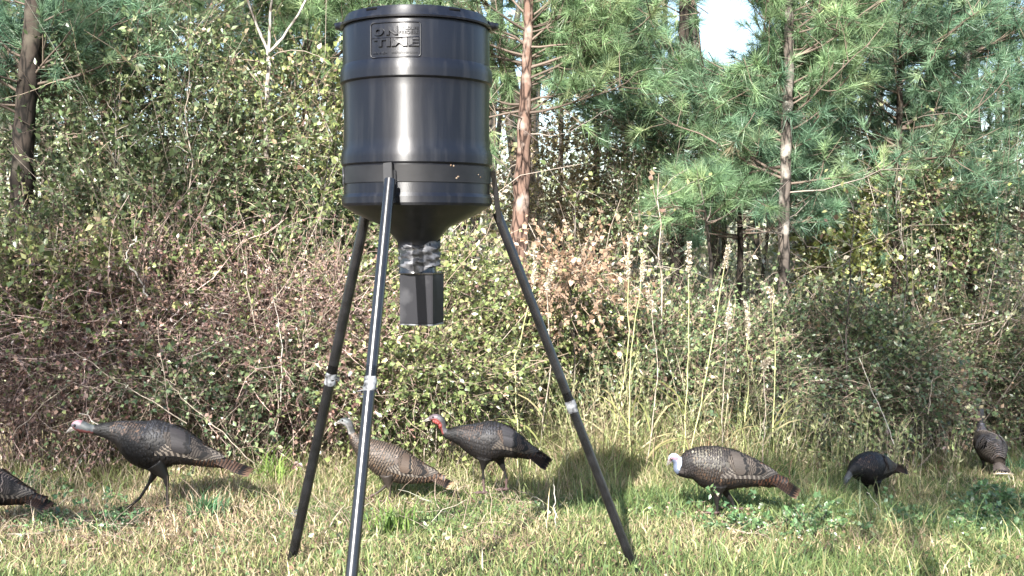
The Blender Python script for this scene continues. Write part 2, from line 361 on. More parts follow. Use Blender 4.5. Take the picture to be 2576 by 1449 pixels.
# pale sapling with a forked top
def stem_thing(label, pts, r0, r1, mat, seed, name='sapling', cat='sapling', group=None, twigs=0, col=(.3, .25, .2), leaves=0, pal=None, lsize=.04, tl=.35):
    r = np.random.RandomState(seed); base = Vector(pts[0]); root = thing(name, label, cat, base, 0, group)
    V, F = poly_tube([list(p) for p in pts], np.linspace(r0, r1, len(pts)), 7, 4, .006 if name == 'dead_cane' else (.016 if r0 < .012 and name == 'sapling' else r0 * .25), r)
    mesh_np('trunk' if name == 'sapling' else 'stem', V - np.array(base), F, mat, root, np.tile(np.array(col), (len(V), 1)) , smooth=True)
    if twigs:
        A = np.array([list(p) for p in pts])[None]
        tt = r.uniform(.25, .98, (1, twigs)); P, d = along(A, tt); P = P[0]; d = d[0]
        B = grow(r, P, norm(d * .7 + r.normal(0, .7, d.shape)), r.uniform(.5, 1.2, twigs) * tl, 6, .15, .15)
        V, F = tubes(B, np.outer(np.full(twigs, min(r0 * .35, .005)), np.linspace(1, .35, 6)), 4)
        b = Bag(); b.add(V, F, np.array(col)); b.build('twigs', M['twig'], root, off=base)
        if leaves:
            P, d = along(B, r.uniform(.15, 1, (twigs, leaves))); P = P.reshape(-1, 3); d = d.reshape(-1, 3)
            b = Bag(); add_leaves(b, r, P, norm(d * .5 + r.normal(0, .7, d.shape)), lsize, pal, True); o = b.build('leaves', M['leaf'], root, 'stuff', off=base)
    return root
GRN = [((.07, .12, .035), 4), ((.10, .16, .05), 4), ((.15, .21, .06), 3), ((.24, .27, .08), 1.5)]
p = [at(655, 700, 8.9)]; p[0].z = g(p[0].x, p[0].y)
pts = p + [at(660, 600, 8.9), at(672, 430, 8.8), at(668, 300, 8.8), at(675, 130, 8.8)]
sap = stem_thing('slender pale sapling with a forked top, left of the drum', pts, .026, .016, M['bark_pale'], 5, twigs=10, leaves=10, pal=GRN, tl=.6)
for q in ([(675, 130), (648, 70), (622, 0), (600, -80)], [(675, 130), (680, 60), (683, 0), (690, -90)], [(678, 130), (712, 95), (752, 35), (800, -60)]):
    P_ = [at(a, b, 8.8) for a, b in q]
    V, F = poly_tube([list(x) for x in P_], [.013, .011, .009, .006], 6, 3, .003, rs)
    mesh_np('fork', V - np.array(pts[0]), F, M['bark_pale'], sap, np.full(V.shape, .3), smooth=True)

# ------------------------------------------------------------------ far woods (one mass nobody could count)
r = np.random.RandomState(51)
n = 6800
fx = r.uniform(-17, 19, n); fy = r.uniform(15, 27, n); hz = r.uniform(0, 1, n) ** 1.5 * 7.5
P = np.stack([fx * fy / 21, fy, ground(fx, fy) + .1 + hz], -1)
keepm = (fbm(P, .55, 9) > np.where(hz < 3.4, -1.6, -.42 + .13 * hz)) ; P = P[keepm]
kk = keep_gap(P); P = P[kk]
m = 26; PP = np.repeat(P, m, 0) + r.normal(0, .34, (len(P) * m, 3)); b = Bag()
kk = keep_gap(PP); PP = PP[kk]
FARP = [((.20, .25, .13), 3), ((.30, .34, .18), 3), ((.46, .47, .28), 3), ((.58, .52, .40), 2.4), ((.44, .34, .27), 1.5)]  # leaf tones raised: sunlit brightness of the far woods is in the colour
add_leaves(b, r, PP, r.normal(size=PP.shape), .14, FARP, wr=.30, seed=12)
tx = r.uniform(-17, 19, 130); ty = r.uniform(14, 26, 130); tx = tx * ty / 21
A = np.stack([np.stack([tx + r.normal(0, .25, 130) * k, ty, ground(tx, ty) - .1 + k * 3.0], -1) for k in range(4)], 1)
kt = np.array([keep_gap(np.stack([np.interp(np.linspace(0, 3, 60), [0, 1, 2, 3], a[:, i]) for i in range(3)], -1)).all() for a in A]); A = A[kt]
V, F = tubes(A, np.outer(r.uniform(.03, .11, len(A)), [1, .85, .7, .4]), 6); b.add(V, F, np.array([.10, .08, .065]))
b.build('far_woods', M['leaf'], None, 'stuff')
# branch mesh of bare twigs and brush low in the woods (behind the pines)
b = Bag(); n = 2100
O = np.stack([r.uniform(-9, 9, n), r.uniform(11.5, 15.5, n), np.zeros(n)], -1); O[:, 2] = ground(O[:, 0], O[:, 1]) + r.uniform(0, 1.6, n)
T = grow(r, O, r.normal(size=(n, 3)) * [1, .5, .4] + [0, 0, .8], r.uniform(.8, 2.2, n), 8, .5, .2)
V, F = tubes(T, np.outer(r.uniform(.003, .009, n), np.linspace(1, .3, 8)), 3); b.add(V, F, np.repeat(pick([((.42, .36, .31), 3), ((.26, .21, .18), 3), ((.55, .46, .38), 1.5)], n, r), 24, 0))
b.build('woodland_brush', M['twig'], None, 'stuff')
b = Bag(); Pl, dl = along(T, r.uniform(.2, 1, (n, 26))); Pl = Pl.reshape(-1, 3) + r.normal(0, .08, (n * 26, 3)); dl = dl.reshape(-1, 3)
add_leaves(b, r, Pl, dl + r.normal(0, .8, dl.shape), .06, FARP, seed=7); b.build('woodland_leaves', M['leaf'], None, 'stuff')

# ------------------------------------------------------------------ shrubs and thickets in front of the woods
def shrub(label, cx, cy, D, wx, hz_, dy, ntw, nleaf, lsize, pal, seed, name='shrub', cat='shrub', tl=(.3, .7), droop=.5, stemcol=(.22, .17, .13), group='shrubs along the edge of the clearing', big=False, up=.5, floor=True, stems=14, twr=.0032, lm='leaf', thin=1.05):
    """mass centred on photo point (cx,cy) at distance D; half extents wx, hz_, dy in metres"""
    r = np.random.RandomState(seed); c = np.array(at(cx, cy, D))
    zg = g(c[0], c[1]); base = Vector((c[0], c[1], zg)); root = thing(name, label, cat, base, 0, group); ntw = int(ntw * thin); stems = int(stems * 3.2)
    u = norm(r.normal(size=(ntw, 3))) * (r.uniform(.15, 1.15, (ntw, 1)) ** .55)
    lump = 1 + .24 * fbm(u * 1.5, 2.2, seed)
    ncl = max(8, ntw // 34); cu_ = norm(r.normal(size=(ncl, 3))) * (r.uniform(.1, 1.1, (ncl, 1)) ** .5); cc = c + cu_ * [wx, dy, hz_]
    own = r.randint(0, ncl, ntw); sp_r = np.exp(r.normal(0, .3, ncl))[own][:, None] * .50 * (wx * dy * hz_ / ncl) ** (1 / 3.) + .03
    loose = (r.uniform(size=ntw) < .22)[:, None]
    off_ = r.normal(0, 1, (ntw, 3)) * sp_r; O = np.where(loose, c + u * [wx, dy, hz_] * lump[:, None], cc[own] + off_); u = np.where(loose, u, norm(off_) * .7 + cu_[own] * .5)
    lo = ground(O[:, 0], O[:, 1]) + .03; O[:, 2] = np.maximum(O[:, 2], lo + r.uniform(0, min(.25, hz_ * .8), ntw))
    dirs = u * [1, 1, .6] + r.normal(0, .55, (ntw, 3)) + [0, -.15, .35]
    T = grow(r, O, dirs, r.uniform(tl[0], tl[1], ntw), 6, droop, .22)
    b = Bag(); V, F = tubes(T, np.outer(r.uniform(.6, 1.3, ntw) * twr, np.linspace(1, .4, 6)), 3)
    b.add(V, F, np.repeat(pick([(stemcol, 2), (tuple(np.array(stemcol) * 1.5), 1), (tuple(np.array(stemcol) * .6), 1)], ntw, r), 18, 0))
    # main stems from the ground
    a = r.uniform(-.9, .9, stems); O2 = np.stack([c[0] + a * wx * .6, c[1] + r.uniform(-.5, .5, stems) * dy, np.zeros(stems)], -1); O2[:, 2] = ground(O2[:, 0], O2[:, 1]) - .02
    H = max(c[2] + hz_ * .8 - zg, .3 if hz_ > .15 else .08); S2 = grow(r, O2, np.stack([a * .4, r.normal(0, .15, stems), np.ones(stems)], -1), r.uniform(.5, 1.25, stems) * H, 8, .35, .14)
    V, F = tubes(S2, np.outer(r.uniform(.002, .0065, stems), np.linspace(1, .3, 8)), 4); b.add(V, F, np.repeat(pick([(tuple(np.array(stemcol) * 1.2), 2), ((.42, .35, .29), 2), (tuple(np.array(stemcol) * .6), 1)], stems, r), 32, 0))
    b.build('stems', M['twig'], root, 'stuff', off=base)
    P, d = along(T, r.uniform(.05, 1, (ntw, nleaf))); P = P.reshape(-1, 3); d = d.reshape(-1, 3)
    ls = Bag(); half = len(P) // 2 // nleaf * nleaf; w1 = r.uniform(.20, .44); f1 = r.uniform(.75, 1.25)
    add_leaves(ls, r, P[:half], norm(d[:half] * .9 + r.normal(0, .6, d[:half].shape)), lsize * f1, pal, big, up, wr=w1, seed=seed)
    add_leaves(ls, r, P[half:], norm(d[half:] * .6 + r.normal(0, .8, d[half:].shape)), lsize * (.62 if f1 > 1 else .95), pal, big, up, wr=.36, seed=seed + 1)
    ls.build('foliage', M[lm], root, 'stuff', off=base)
    return root
PRIV = [((.06, .09, .04), 3.5), ((.10, .14, .06), 4), ((.16, .21, .10), 4), ((.26, .30, .15), 2.2), ((.40, .33, .21), 1), ((.28, .17, .12), .7)]
YGRN = [((.07, .10, .04), 3), ((.13, .17, .06), 4), ((.23, .27, .10), 3.5), ((.36, .36, .16), 2), ((.36, .26, .17), 1.8), ((.16, .10, .07), 1.6)]
BRWN = [((.22, .125, .10), 4.5), ((.11, .065, .055), 4), ((.36, .24, .19), 3.2), ((.10, .13, .05), 2.2), ((.23, .26, .11), 2.0), ((.50, .40, .31), 1.1)]
DGRN = [((.05, .085, .045), 3.5), ((.085, .13, .06), 4), ((.14, .19, .09), 3.5), ((.22, .27, .12), 2), ((.34, .29, .18), 1.3), ((.17, .11, .085), 1.3)]
shrub('tall vine covered thicket left of the drum, upper part with pale glossy leaves', 400, 330, 9.2, 1.05, .95, .55, 1500, 20, .052, PRIV, 61, 'thicket', 'thicket', up=.2)
shrub('leafy green mass at mid height, left of the pale sapling', 480, 560, 8.8, 1.15, .60, .5, 1300, 20, .050, PRIV, 62, 'thicket', 'thicket', up=.2)
shrub('green leafy bush between the pale sapling and the drum', 770, 430, 9.3, .50, .85, .5, 750, 18, .048, YGRN, 63, up=.2)
shrub('shaded bush in front of the dark left trunk', 150, 690, 8.9, .60, .46, .4, 600, 16, .045, DGRN, 64)
shrub('sparse yellow green bush at the left edge beneath the dark trunk', 30, 720, 8.0, .45, .45, .3, 380, 15, .045, YGRN, 65)
shrub('reddish brown bramble tangle at the left edge', 110, 900, 7.9, .85, .46, .5, 1100, 24, .029, BRWN, 66, 'bramble', 'bramble', tl=(.4, 1.0), stemcol=(.36, .27, .235), stems=24, twr=.0028)
shrub('reddish brown bramble tangle in the middle of the left thicket', 440, 880, 8.1, .95, .50, .5, 1400, 24, .030, BRWN, 67, 'bramble', 'bramble', tl=(.4, 1.0), stemcol=(.36, .27, .235), stems=30, twr=.0028)
shrub('reddish brown bramble tangle behind the left feeder legs', 760, 880, 8.2, .75, .56, .5, 1250, 24, .030, BRWN, 68, 'bramble', 'bramble', tl=(.4, .9), stemcol=(.36, .27, .235), stems=26, twr=.0028)
shrub('green leafy sprays hanging over the left part of the brambles', 230, 740, 8.1, .60, .30, .4, 420, 18, .046, YGRN, 87)
shrub('low green weeds at the foot of the brambles, above the left turkey', 520, 990, 7.6, .80, .22, .3, 520, 15, .038, DGRN + [((.22, .25, .09), 3)], 88)
shrub('green sprays over the brambles, left of the back feeder leg', 600, 700, 8.4, .65, .30, .4, 420, 16, .045, YGRN, 69)
shrub('yellow green bush behind the black metal box', 1080, 840, 8.6, .55, .55, .4, 850, 16, .045, YGRN, 70)
shrub('yellow green bush low beneath the metal box', 1050, 960, 7.9, .50, .28, .3, 520, 14, .040, YGRN, 71)
shrub('bush with pale leaves right behind the right feeder leg', 1290, 850, 9.5, .55, .38, .4, 780, 16, .045, YGRN, 72)
shrub('brown and green bush left of the tall grass', 1480, 850, 9.9, .60, .34, .4, 900, 15, .042, YGRN + [((.28, .20, .13), 1.3)], 73)
shrub('low green bush at the foot of the tall grass', 1560, 950, 9.4, .64, .36, .4, 900, 14, .040, DGRN + [((.2, .24, .09), 3)], 74)
shrub('green bush among the tall seed heads', 1780, 900, 9.9, .62, .34, .4, 1000, 15, .042, DGRN + [((.2, .24, .09), 3)], 75)
shrub('low bush behind the white headed turkey', 1850, 1000, 9.4, .66, .30, .4, 850, 13, .038, DGRN + [((.22, .22, .10), 3)], 76)
shrub('broad green bush in front of the pale barked pine', 2080, 905, 10.4, .80, .50, .45, 1450, 15, .043, DGRN, 77)
shrub('green bush in front of the ivy wrapped pine', 2330, 905, 12.0, .85, .55, .45, 1500, 15, .043, DGRN + [((.15, .20, .07), 3)], 78)
shrub('dark green bush at the right edge', 2560, 915, 12.2, .80, .66, .45, 1350, 15, .043, DGRN, 79)
shrub('low tangled bush above the two birds at the right', 2180, 1000, 10.2, .85, .36, .4, 1200, 13, .038, DGRN + [((.25, .17, .10), 3)], 80)
shrub('low tangled bush beside the hen that faces away', 2440, 1000, 12.2, .95, .36, .35, 1100, 13, .038, DGRN + [((.25, .17, .10), 2)], 81)
shrub('leafy vine clump hanging beside the dark trunk', 1615, 420, 11.8, .28, .62, .25, 520, 14, .05, DGRN, 82, 'vine_clump', 'vine')
shrub('ivy clinging to the right hand pine trunk', 2405, 560, 11.8, .28, .80, .22, 620, 15, .05, DGRN + [((.2, .24, .07), 3)], 83, 'ivy', 'vine')
shrub('sunlit yellow green bush deep between the right pines', 2190, 600, 12.5, .62, .65, .4, 560, 16, .06, [((.20, .24, .07), 3), ((.32, .33, .12), 3), ((.4, .33, .2), 1)], 84)
shrub('dry tan bush behind the reddish pine', 1480, 500, 13.2, 1.3, .75, .4, 1100, 16, .06, [((.36, .29, .19), 3), ((.26, .24, .10), 2), ((.42, .32, .24), 2)], 85)
shrub('orange brown dead pine bough lying on the bush left of the tall grass', 1440, 700, 8.8, .20, .07, .15, 110, 14, .05, [((.36, .24, .16), 3), ((.28, .19, .13), 2)], 86, 'dead_bough', 'bough', stems=2, up=.1)

for lab_, x_, y_, w_, h_, n_, sd_ in (('dark green weeds growing around the cut off bird at the lower left', 100, 1250, .30, .05, 120, 91), ('low weeds in front of the breast of the left turkey', 240, 1190, .24, .05, 110, 92),
                     ('low weeds on the ground under the left turkey', 180, 1325, .36, .03, 120, 93), ('bright green weeds beneath the tail of the cut off bird', 120, 1215, .10, .04, 50, 94), ('teal green weeds in front of the small black turkey', 2360, 1340, .50, .025, 260, 95),
                     ('green weeds beside the feet of the white headed turkey', 1960, 1345, .35, .025, 160, 96), ('low green weeds at the right edge of the grass', 2520, 1290, .40, .03, 220, 97)):
    D_ = solve_depth(x_, y_); shrub(lab_, x_, y_ - h_ * .6 * FPX / D_, D_, w_, h_, .22, n_, 11, .030, [((.06, .12, .055), 3), ((.10, .18, .075), 4), ((.17, .25, .10), 2), ((.26, .22, .12), 1)], sd_, 'weed_patch', 'weeds', tl=(.03, .09), stems=3, twr=.002, group='weed patches on the clearing')
# ------------------------------------------------------------------ single stems that stand out
def px_path(pts, foot=False):
    P = [at(*q) for q in pts]
    if foot: P[0] = Vector((P[0].x, P[0].y, g(P[0].x, P[0].y)))
    return P
DS = 'bare dead stems in the brambles'
M['deadwood'] = mat_noise('dead_wood', (.20, .16, .125), (.42, .36, .29), 30, .85, .2, .4, bdist=.003)
M['deadwood_pale'] = mat_noise('pale_dead_wood', (.34, .31, .27), (.60, .56, .50), 30, .8, .2, .4, bdist=.003)
M['stalk'] = mat_noise('green_stalk', (.32, .34, .14), (.52, .50, .26), 25, .7, .3, .2, bdist=.002)
for lab, pts, r0, mt, tw in (
    ('upright tan dead stem left of the feeder, broken off at the top', [(652, 960, 7.5), (645, 850, 7.5), (622, 720, 7.5), (601, 575, 7.5)], .008, 'deadwood', 8),
    ('crooked white branch curling up out of the thicket', [(372, 745, 7.6), (345, 690, 7.6), (315, 655, 7.6), (322, 628, 7.6), (350, 590, 7.65)], .012, 'deadwood_pale', 4),
    ('long dead stem slanting from the drum down to the brambles', [(640, 805, 7.5), (705, 735, 7.5), (760, 650, 7.5), (812, 520, 7.6)], .005, 'deadwood', 6),
    ('pale upright stem close to the left feeder legs', [(706, 1010, 7.3), (710, 930, 7.3), (705, 850, 7.3), (690, 750, 7.3)], .006, 'deadwood_pale', 6),
    ('thin upright stem just left of the back feeder leg', [(765, 960, 7.4), (762, 880, 7.4), (768, 800, 7.4), (760, 700, 7.4)], .005, 'deadwood', 6),
    ('dead stem lying slantwise above the left turkey', [(470, 1065, 6.9), (380, 1010, 6.9), (290, 955, 6.9), (170, 872, 6.9)], .006, 'deadwood', 8),
    ('grey stick slanting behind the back of the left turkey', [(640, 1165, 6.75), (560, 1090, 6.8), (470, 1010, 6.9), (420, 960, 6.9)], .005, 'deadwood', 6),
    ('slanting stick just beneath the neck of the left turkey', [(395, 1180, 6.6), (330, 1135, 6.6), (270, 1085, 6.6), (200, 1035, 6.6)], .005, 'deadwood_pale', 3),
    ('thin dead stem bending over the middle of the brambles', [(420, 1000, 7.1), (412, 930, 7.1), (400, 860, 7.1), (395, 790, 7.1)], .005, 'deadwood', 6),
    ('arching cane at the left edge above the tail of the cut off bird', [(30, 1100, 6.9), (110, 1010, 6.9), (190, 960, 6.9), (290, 1000, 6.9)], .004, 'deadwood', 6),
    ('pale stem leaning from the green bush at the right', [(2250, 1120, 8.8), (2225, 1050, 8.8), (2190, 980, 8.8), (2160, 900, 8.8)], .006, 'deadwood_pale', 4),
    ('red brown stem at the right in front of the dark hollow', [(2335, 1040, 9), (2340, 990, 9), (2350, 940, 9)], .007, 'deadwood', 3),
    ('short pale twig standing in the grass by the right feeder leg', [(1400, 1330, 5.5), (1395, 1280, 5.5), (1393, 1240, 5.5), (1400, 1215, 5.5)], .005, 'deadwood_pale', 0),
    ('slanting dry grass stem in front of the small dark turkey', [(2235, 1320, 6.6), (2205, 1270, 6.6), (2180, 1235, 6.6)], .003, 'deadwood_pale', 0)):
    stem_thing(lab, px_path(pts), r0 * .62, r0 * .3, M[mt], int(abs(pts[0][0] * 7 + pts[0][1])), 'dead_cane', 'cane', DS, tw, (.34, .28, .22), tl=.28)
for i_, (lab, q_, r0_) in enumerate((('thin leafy sapling rising through the vine thicket, far left', ((300, 760, 8.3), (296, 500, 8.3), (286, 230, 8.4)), .009), ('thin grey sapling in the middle of the vine thicket', ((470, 720, 8.2), (478, 480, 8.2), (470, 210, 8.3)), .008),
    ('thin sapling close to the left side of the drum', ((800, 800, 8.4), (812, 560, 8.4), (838, 330, 8.5)), .007), ('thin sapling just right of the right feeder leg', ((1440, 900, 8.8), (1436, 700, 8.8), (1450, 470, 8.9)), .008),
    ('slim grey sapling left of the tallest seed stalk', ((1668, 900, 9.2), (1662, 700, 9.2), (1650, 440, 9.3)), .009), ('thin leafy sapling right of the pale barked pine', ((2130, 900, 9.6), (2136, 700, 9.6), (2150, 520, 9.6)), .008),
    ('leaning thin sapling left of the ivy wrapped pine', ((2290, 900, 10.2), (2280, 700, 10.2), (2255, 480, 10.3)), .009), ('dead grey sapling near the right edge', ((2562, 900, 12.4), (2556, 700, 12.4), (2566, 500, 12.5)), .009))):
    stem_thing(lab, px_path(q_, True), r0_, r0_ * .4, M['deadwood' if i_ % 3 == 1 else 'bark_grey'], 500 + i_, 'sapling', 'sapling', 'thin saplings in the brush', 14, (.30, .26, .22), 0 if i_ in (1, 7) else 9, YGRN, .045, .45)
# fallen sticks on the grass
for lab, a, b_ in (('long thin stick lying on the ground at the lower left', (20, 1362), (335, 1330)), ('second thin stick lying behind the long one at the lower left', (10, 1340), (250, 1322)),
                   ('pale twigs lying on the grass beneath the white headed turkey', (1830, 1340), (1925, 1365))):
    P_ = []
    for k in range(5):
        X_ = a[0] + (b_[0] - a[0]) * k / 4; Y_ = a[1] + (b_[1] - a[1]) * k / 4 + rs.uniform(-3, 3); P_.append(at(X_, Y_, solve_depth(X_, Y_)) + Vector((0, 0, .03)))
    stem_thing(lab, P_, .006, .003, M['deadwood'], int(a[0]) + 3, 'fallen_stick', 'stick', 'sticks lying on the ground', 3, (.34, .28, .22), tl=.2)
# tall seed-head grass
def stalk(label, top, base, D, seed, green=True):
    r = np.random.RandomState(seed); pb = at(*base, D); pb = Vector((pb.x, pb.y, g(pb.x, pb.y))); pt = at(*top, D)
    root = thing('tall_grass_stalk', label, 'grass stalk', pb, 0, 'tall grass stalks with pale seed heads')
    mid = (pb * .45 + pt * .55) + Vector((r.normal(0, .055), r.normal(0, .05), 0))
    k = r.uniform(.80, .93); q = pb.lerp(pt, k); bend = r.normal(0, .03, 3)
    V, F = poly_tube([list(pb), list(pb.lerp(mid, .5)), list(mid), list(q), list(pt)], [.0052, .0048, .0042, .0032, .0016], 6, 4, .005, r)
    mesh_np('stem', V - np.array(pb), F, M['stalk'] if green else M['deadwood'], root, np.full(V.shape, .3), smooth=True)
    n = 380; t = k + (1 - k) * r.beta(1.3, 1.1, n); P = np.array(pb)[None] * (1 - t[:, None]) + np.array(pt)[None] * t[:, None]
    P = P + r.normal(0, .0062, P.shape) * (1.3 - (t[:, None] - k) / (1 - k)) + bend * (((t[:, None] - k) / (1 - k)) ** 2) * (.3 + r.uniform()); d = norm(np.array(pt - q)[None] + r.normal(0, .16, (n, 3)))
    b = Bag(); add_leaves(b, r, P, d, .023, [((.54, .47, .37), 3), ((.42, .36, .27), 2), ((.66, .60, .50), 1.5)], wr=.22); b.build('seed_head', M['dry'], root, off=pb)
    nb = 5; tb = r.uniform(.08, .6, nb); O = np.array([list(pb.lerp(mid, x)) for x in tb]); a = r.uniform(0, 6.28, nb)
    B = grow(r, O, np.stack([np.cos(a) * .5, np.sin(a) * .5, np.ones(nb)], -1), r.uniform(.3, .6, nb), 7, 1.6, .06)
    sd = norm(np.cross(B[:, 1] - B[:, 0], r.normal(size=(nb, 3))))[:, None] * (.006 * np.array([.6, 1, 1, .9, .7, .4, .05]))[None, :, None]
    for j in range(nb):
        V = np.concatenate([B[j] + sd[j], B[j] - sd[j]]); F = np.concatenate([[(i, i + 1, i + 8), (i, i + 8, i + 7)] for i in range(6)])
        mesh_np('blade', V - np.array(pb), F, M['blade'], root, np.tile([(.26, .27, .10), (.40, .34, .18)][j % 2], (len(V), 1)))
    return root
for i_, (lab, t_, b_, D_) in enumerate((
    ('fluffy seed stalk nearest the right feeder leg', (1350, 625), (1301, 1064), 7.7), ('seed stalk second from the right feeder leg', (1381, 668), (1345, 1045), 7.8),
    ('leaning seed stalk above the orange dead bough', (1586, 609), (1535, 900), 8.4), ('upright seed stalk with a grey head above green blades', (1618, 633), (1585, 960), 8.2),
    ('short seed stalk with a fluffy head, mid height', (1642, 748), (1622, 990), 8.1), ('tallest upright seed stalk with a white head', (1735, 615), (1717, 1104), 8.0),
    ('tall seed stalk leaning right, its head split in two', (1831, 622), (1722, 1060), 7.9), ('short pale seed stalk, left one of the nodding pair', (1834, 765), (1818, 1060), 8.2),
    ('short pale seed stalk, right one of the nodding pair', (1887, 765), (1860, 1010), 8.3), ('dark dry seed stalk standing alone at the right', (1946, 715), (1938, 1118), 8.1),
    ('dry stalk with broken tip left of the lone dark one', (1922, 900), (1915, 1118), 7.9))):
    stalk(lab, t_, b_, D_, 300 + i_, i_ % 3 != 1)

# ------------------------------------------------------------------ grasses and ground cover
def blades(bag, r, P, H, pal, wd=.004, lean=.35, seed=4):
    n = len(P); a = r.uniform(0, 6.28, n); ln = np.abs(r.normal(0, lean, n)) + .08
    d = np.stack([np.cos(a) * ln, np.sin(a) * ln, np.ones(n)], -1); d = norm(d)
    o_ = norm(np.stack([np.cos(a), np.sin(a), np.zeros(n)], -1)); fa = r.uniform(0, 6.28, n)
    s = np.stack([np.cos(fa), np.sin(fa), np.zeros(n)], -1) * (wd * r.uniform(.6, 1.4, n))[:, None]
    H = H[:, None]; m_ = P + d * H * .55; t_ = P + d * H * .9 + o_ * H * .30 * r.uniform(0, 1.4, (n, 1)) - np.array([0, 0, .08]) * H
    V = np.stack([P - s, P + s, m_ + s * .8, m_ - s * .8, t_], 1).reshape(-1, 3)
    F = (np.arange(n) * 5)[:, None, None] + np.array([(0, 1, 2), (0, 2, 3), (3, 2, 4)])[None]
    bag.add(V, F.reshape(-1, 3), np.repeat(pick(pal, n, r, P, seed, 1.0, .25), 5, 0))
r = np.random.RandomState(71)
GRASS = [((.075, .125, .045), 3), ((.115, .17, .058), 4.5), ((.18, .225, .08), 3.2), ((.31, .295, .14), 2.5), ((.42, .35, .21), 2.4), ((.33, .245, .17), 1.8)]
DRYG = [((.42, .34, .20), 4), ((.50, .41, .27), 3), ((.33, .23, .15), 3), ((.20, .22, .08), 2), ((.28, .16, .11), 1.5)]
def scatter(n, x0, x1, y0, y1, r):
    y = np.sqrt(r.uniform(y0 ** 2, y1 ** 2, n)); x = r.uniform(x0, x1, n) * y
    return np.stack([x, y, ground(x, y) - .005], -1)
FEET = np.array([list(at(*q)) for q in ((372, 1290, 6.2), (1248, 1268, 6.9), (992, 1262, 6.9), (1835, 1292, 6.4), (2190, 1280, 7.7), (2484, 1185, 10.8), (2484, 1200, 10.2), (2480, 1200, 9.6))])[:, :2]
def nearfoot(P):
    d = np.array([np.hypot((P[:, 0] - f[0]) * .8, (P[:, 1] - f[1] + .15) * 1.0) for f in FEET]).min(0); d2 = np.array([np.hypot(P[:, 0] - f[0], P[:, 1] - f[1]) for f in FEET[-3:]]).min(0); return sm(.10, .45, d) * (.25 + .75 * sm(.5, 1.3, d2))
b = Bag(); P = scatter(240000, -.52, .52, 2.6, 12.6, r); f = fbm(P, .9, 33)
left = sm(-.10, -.30, P[:, 0] / P[:, 1]) * sm(4.9, 5.6, P[:, 1])
short = np.exp(r.normal(0, .40, len(P))) * (.060 + .05 * sm(-.2, .9, f) + .03 * sm(6.2, 8.5, P[:, 1])) * (.45 + .55 * nearfoot(P))
selL = r.uniform(size=len(P)) < left * .75
blades(b, r, P[~selL], short[~selL], GRASS, .0028, .55)
blades(b, r, P[selL], short[selL] * 1.1, DRYG, .0026, .8)
# dry lit clumps mid-ground
Pc = scatter(26000, -.05, .26, 7.3, 9.2, r); Pc = Pc[fbm(Pc, 1.4, 15) > -.25]; blades(b, r, Pc, (.08 + .14 * sm(-.2, .8, fbm(Pc, 1.1, 16))) * np.exp(r.normal(0, .4, len(Pc))), DRYG + GRASS[:3], .0030, .6)
Pc = scatter(14000, .18, .50, 9.0, 11.5, r); blades(b, r, Pc, .14 * nearfoot(Pc) * np.exp(r.normal(0, .4, len(Pc))), GRASS + DRYG[:3], .0032, .5)
ROUGH = [((.40, .33, .20), 4), ((.50, .42, .28), 3), ((.20, .24, .09), 3), ((.28, .31, .12), 3), ((.32, .23, .16), 2), ((.13, .19, .07), 1.5)]
for x0_, x1_, y0_, y1_, n_, h_ in ((-.52, -.12, 6.7, 8.0, 15000, .16), (-.16, .10, 6.9, 8.4, 12000, .20), (.02, .26, 7.6, 9.0, 14000, .26), (.20, .52, 8.8, 11.4, 20000, .20)):
    Pc = scatter(n_, x0_, x1_, y0_, y1_, r); tt_ = (Pc[:, 1] - y0_) / (y1_ - y0_); Pc = Pc[r.uniform(size=n_) < .35 + .65 * tt_]; tt_ = (Pc[:, 1] - y0_) / (y1_ - y0_)
    blades(b, r, Pc, h_ * (.35 + 1.1 * tt_) * np.exp(r.normal(0, .45, len(Pc))) * (.35 + .65 * nearfoot(Pc)), ROUGH, .0028, .5)
b.build('grass', M['blade'], None, 'stuff')
b = Bag(); Pc = scatter(900, -.02, .44, 8.2, 10.2, r); Pc = Pc[nearfoot(Pc) > .95]; Pc = Pc[(Pc[:, 0] / Pc[:, 1] < .36) | (r.uniform(size=len(Pc)) < .35)]; Hs = r.uniform(.45, 1.15, len(Pc)) * (.6 + .4 * sm(.40, .1, Pc[:, 0] / Pc[:, 1]))
T = grow(r, Pc, np.stack([r.normal(0, .16, len(Pc)), r.normal(0, .1, len(Pc)), np.ones(len(Pc))], -1), Hs, 7, .12, .07)
V, F = tubes(T, np.outer(r.uniform(.0018, .0036, len(Pc)), np.linspace(1, .4, 7)), 3); b.add(V, F, np.repeat(pick([((.42, .37, .22), 3), ((.30, .32, .14), 3), ((.50, .44, .33), 2), ((.24, .17, .12), 1)], len(Pc), r), 21, 0))
Pw, dw = along(T, r.uniform(.25, 1, (len(Pc), 22))); Pw = Pw.reshape(-1, 3); dw = dw.reshape(-1, 3)
add_leaves(b, r, Pw, norm(dw + r.normal(0, .5, dw.shape)), .045, [((.22, .27, .11), 4), ((.34, .34, .18), 3), ((.42, .34, .23), 2)], wr=.13, seed=5)
b.build('tall_weeds', M['blade'], None, 'stuff')
b = Bag(); P = scatter(60000, -.52, .52, 2.8, 11.4, r); f = fbm(P, .8, 44); P = P[(f + .35 * (P[:, 0] / P[:, 1] > .25) + r.normal(0, .3, len(P))) > .45]; P[:, 2] += r.uniform(.01, .075, len(P)) * nearfoot(P)
add_leaves(b, r, P, r.normal(size=P.shape) * [1, 1, .3] + [0, 0, .3], .021, [((.07, .12, .055), 4), ((.11, .17, .07), 3), ((.18, .24, .09), 2.5), ((.26, .28, .11), 1.5)], up=1.0, wr=.42, seed=9)
b.build('ground_cover', M['leaf'], None, 'stuff')
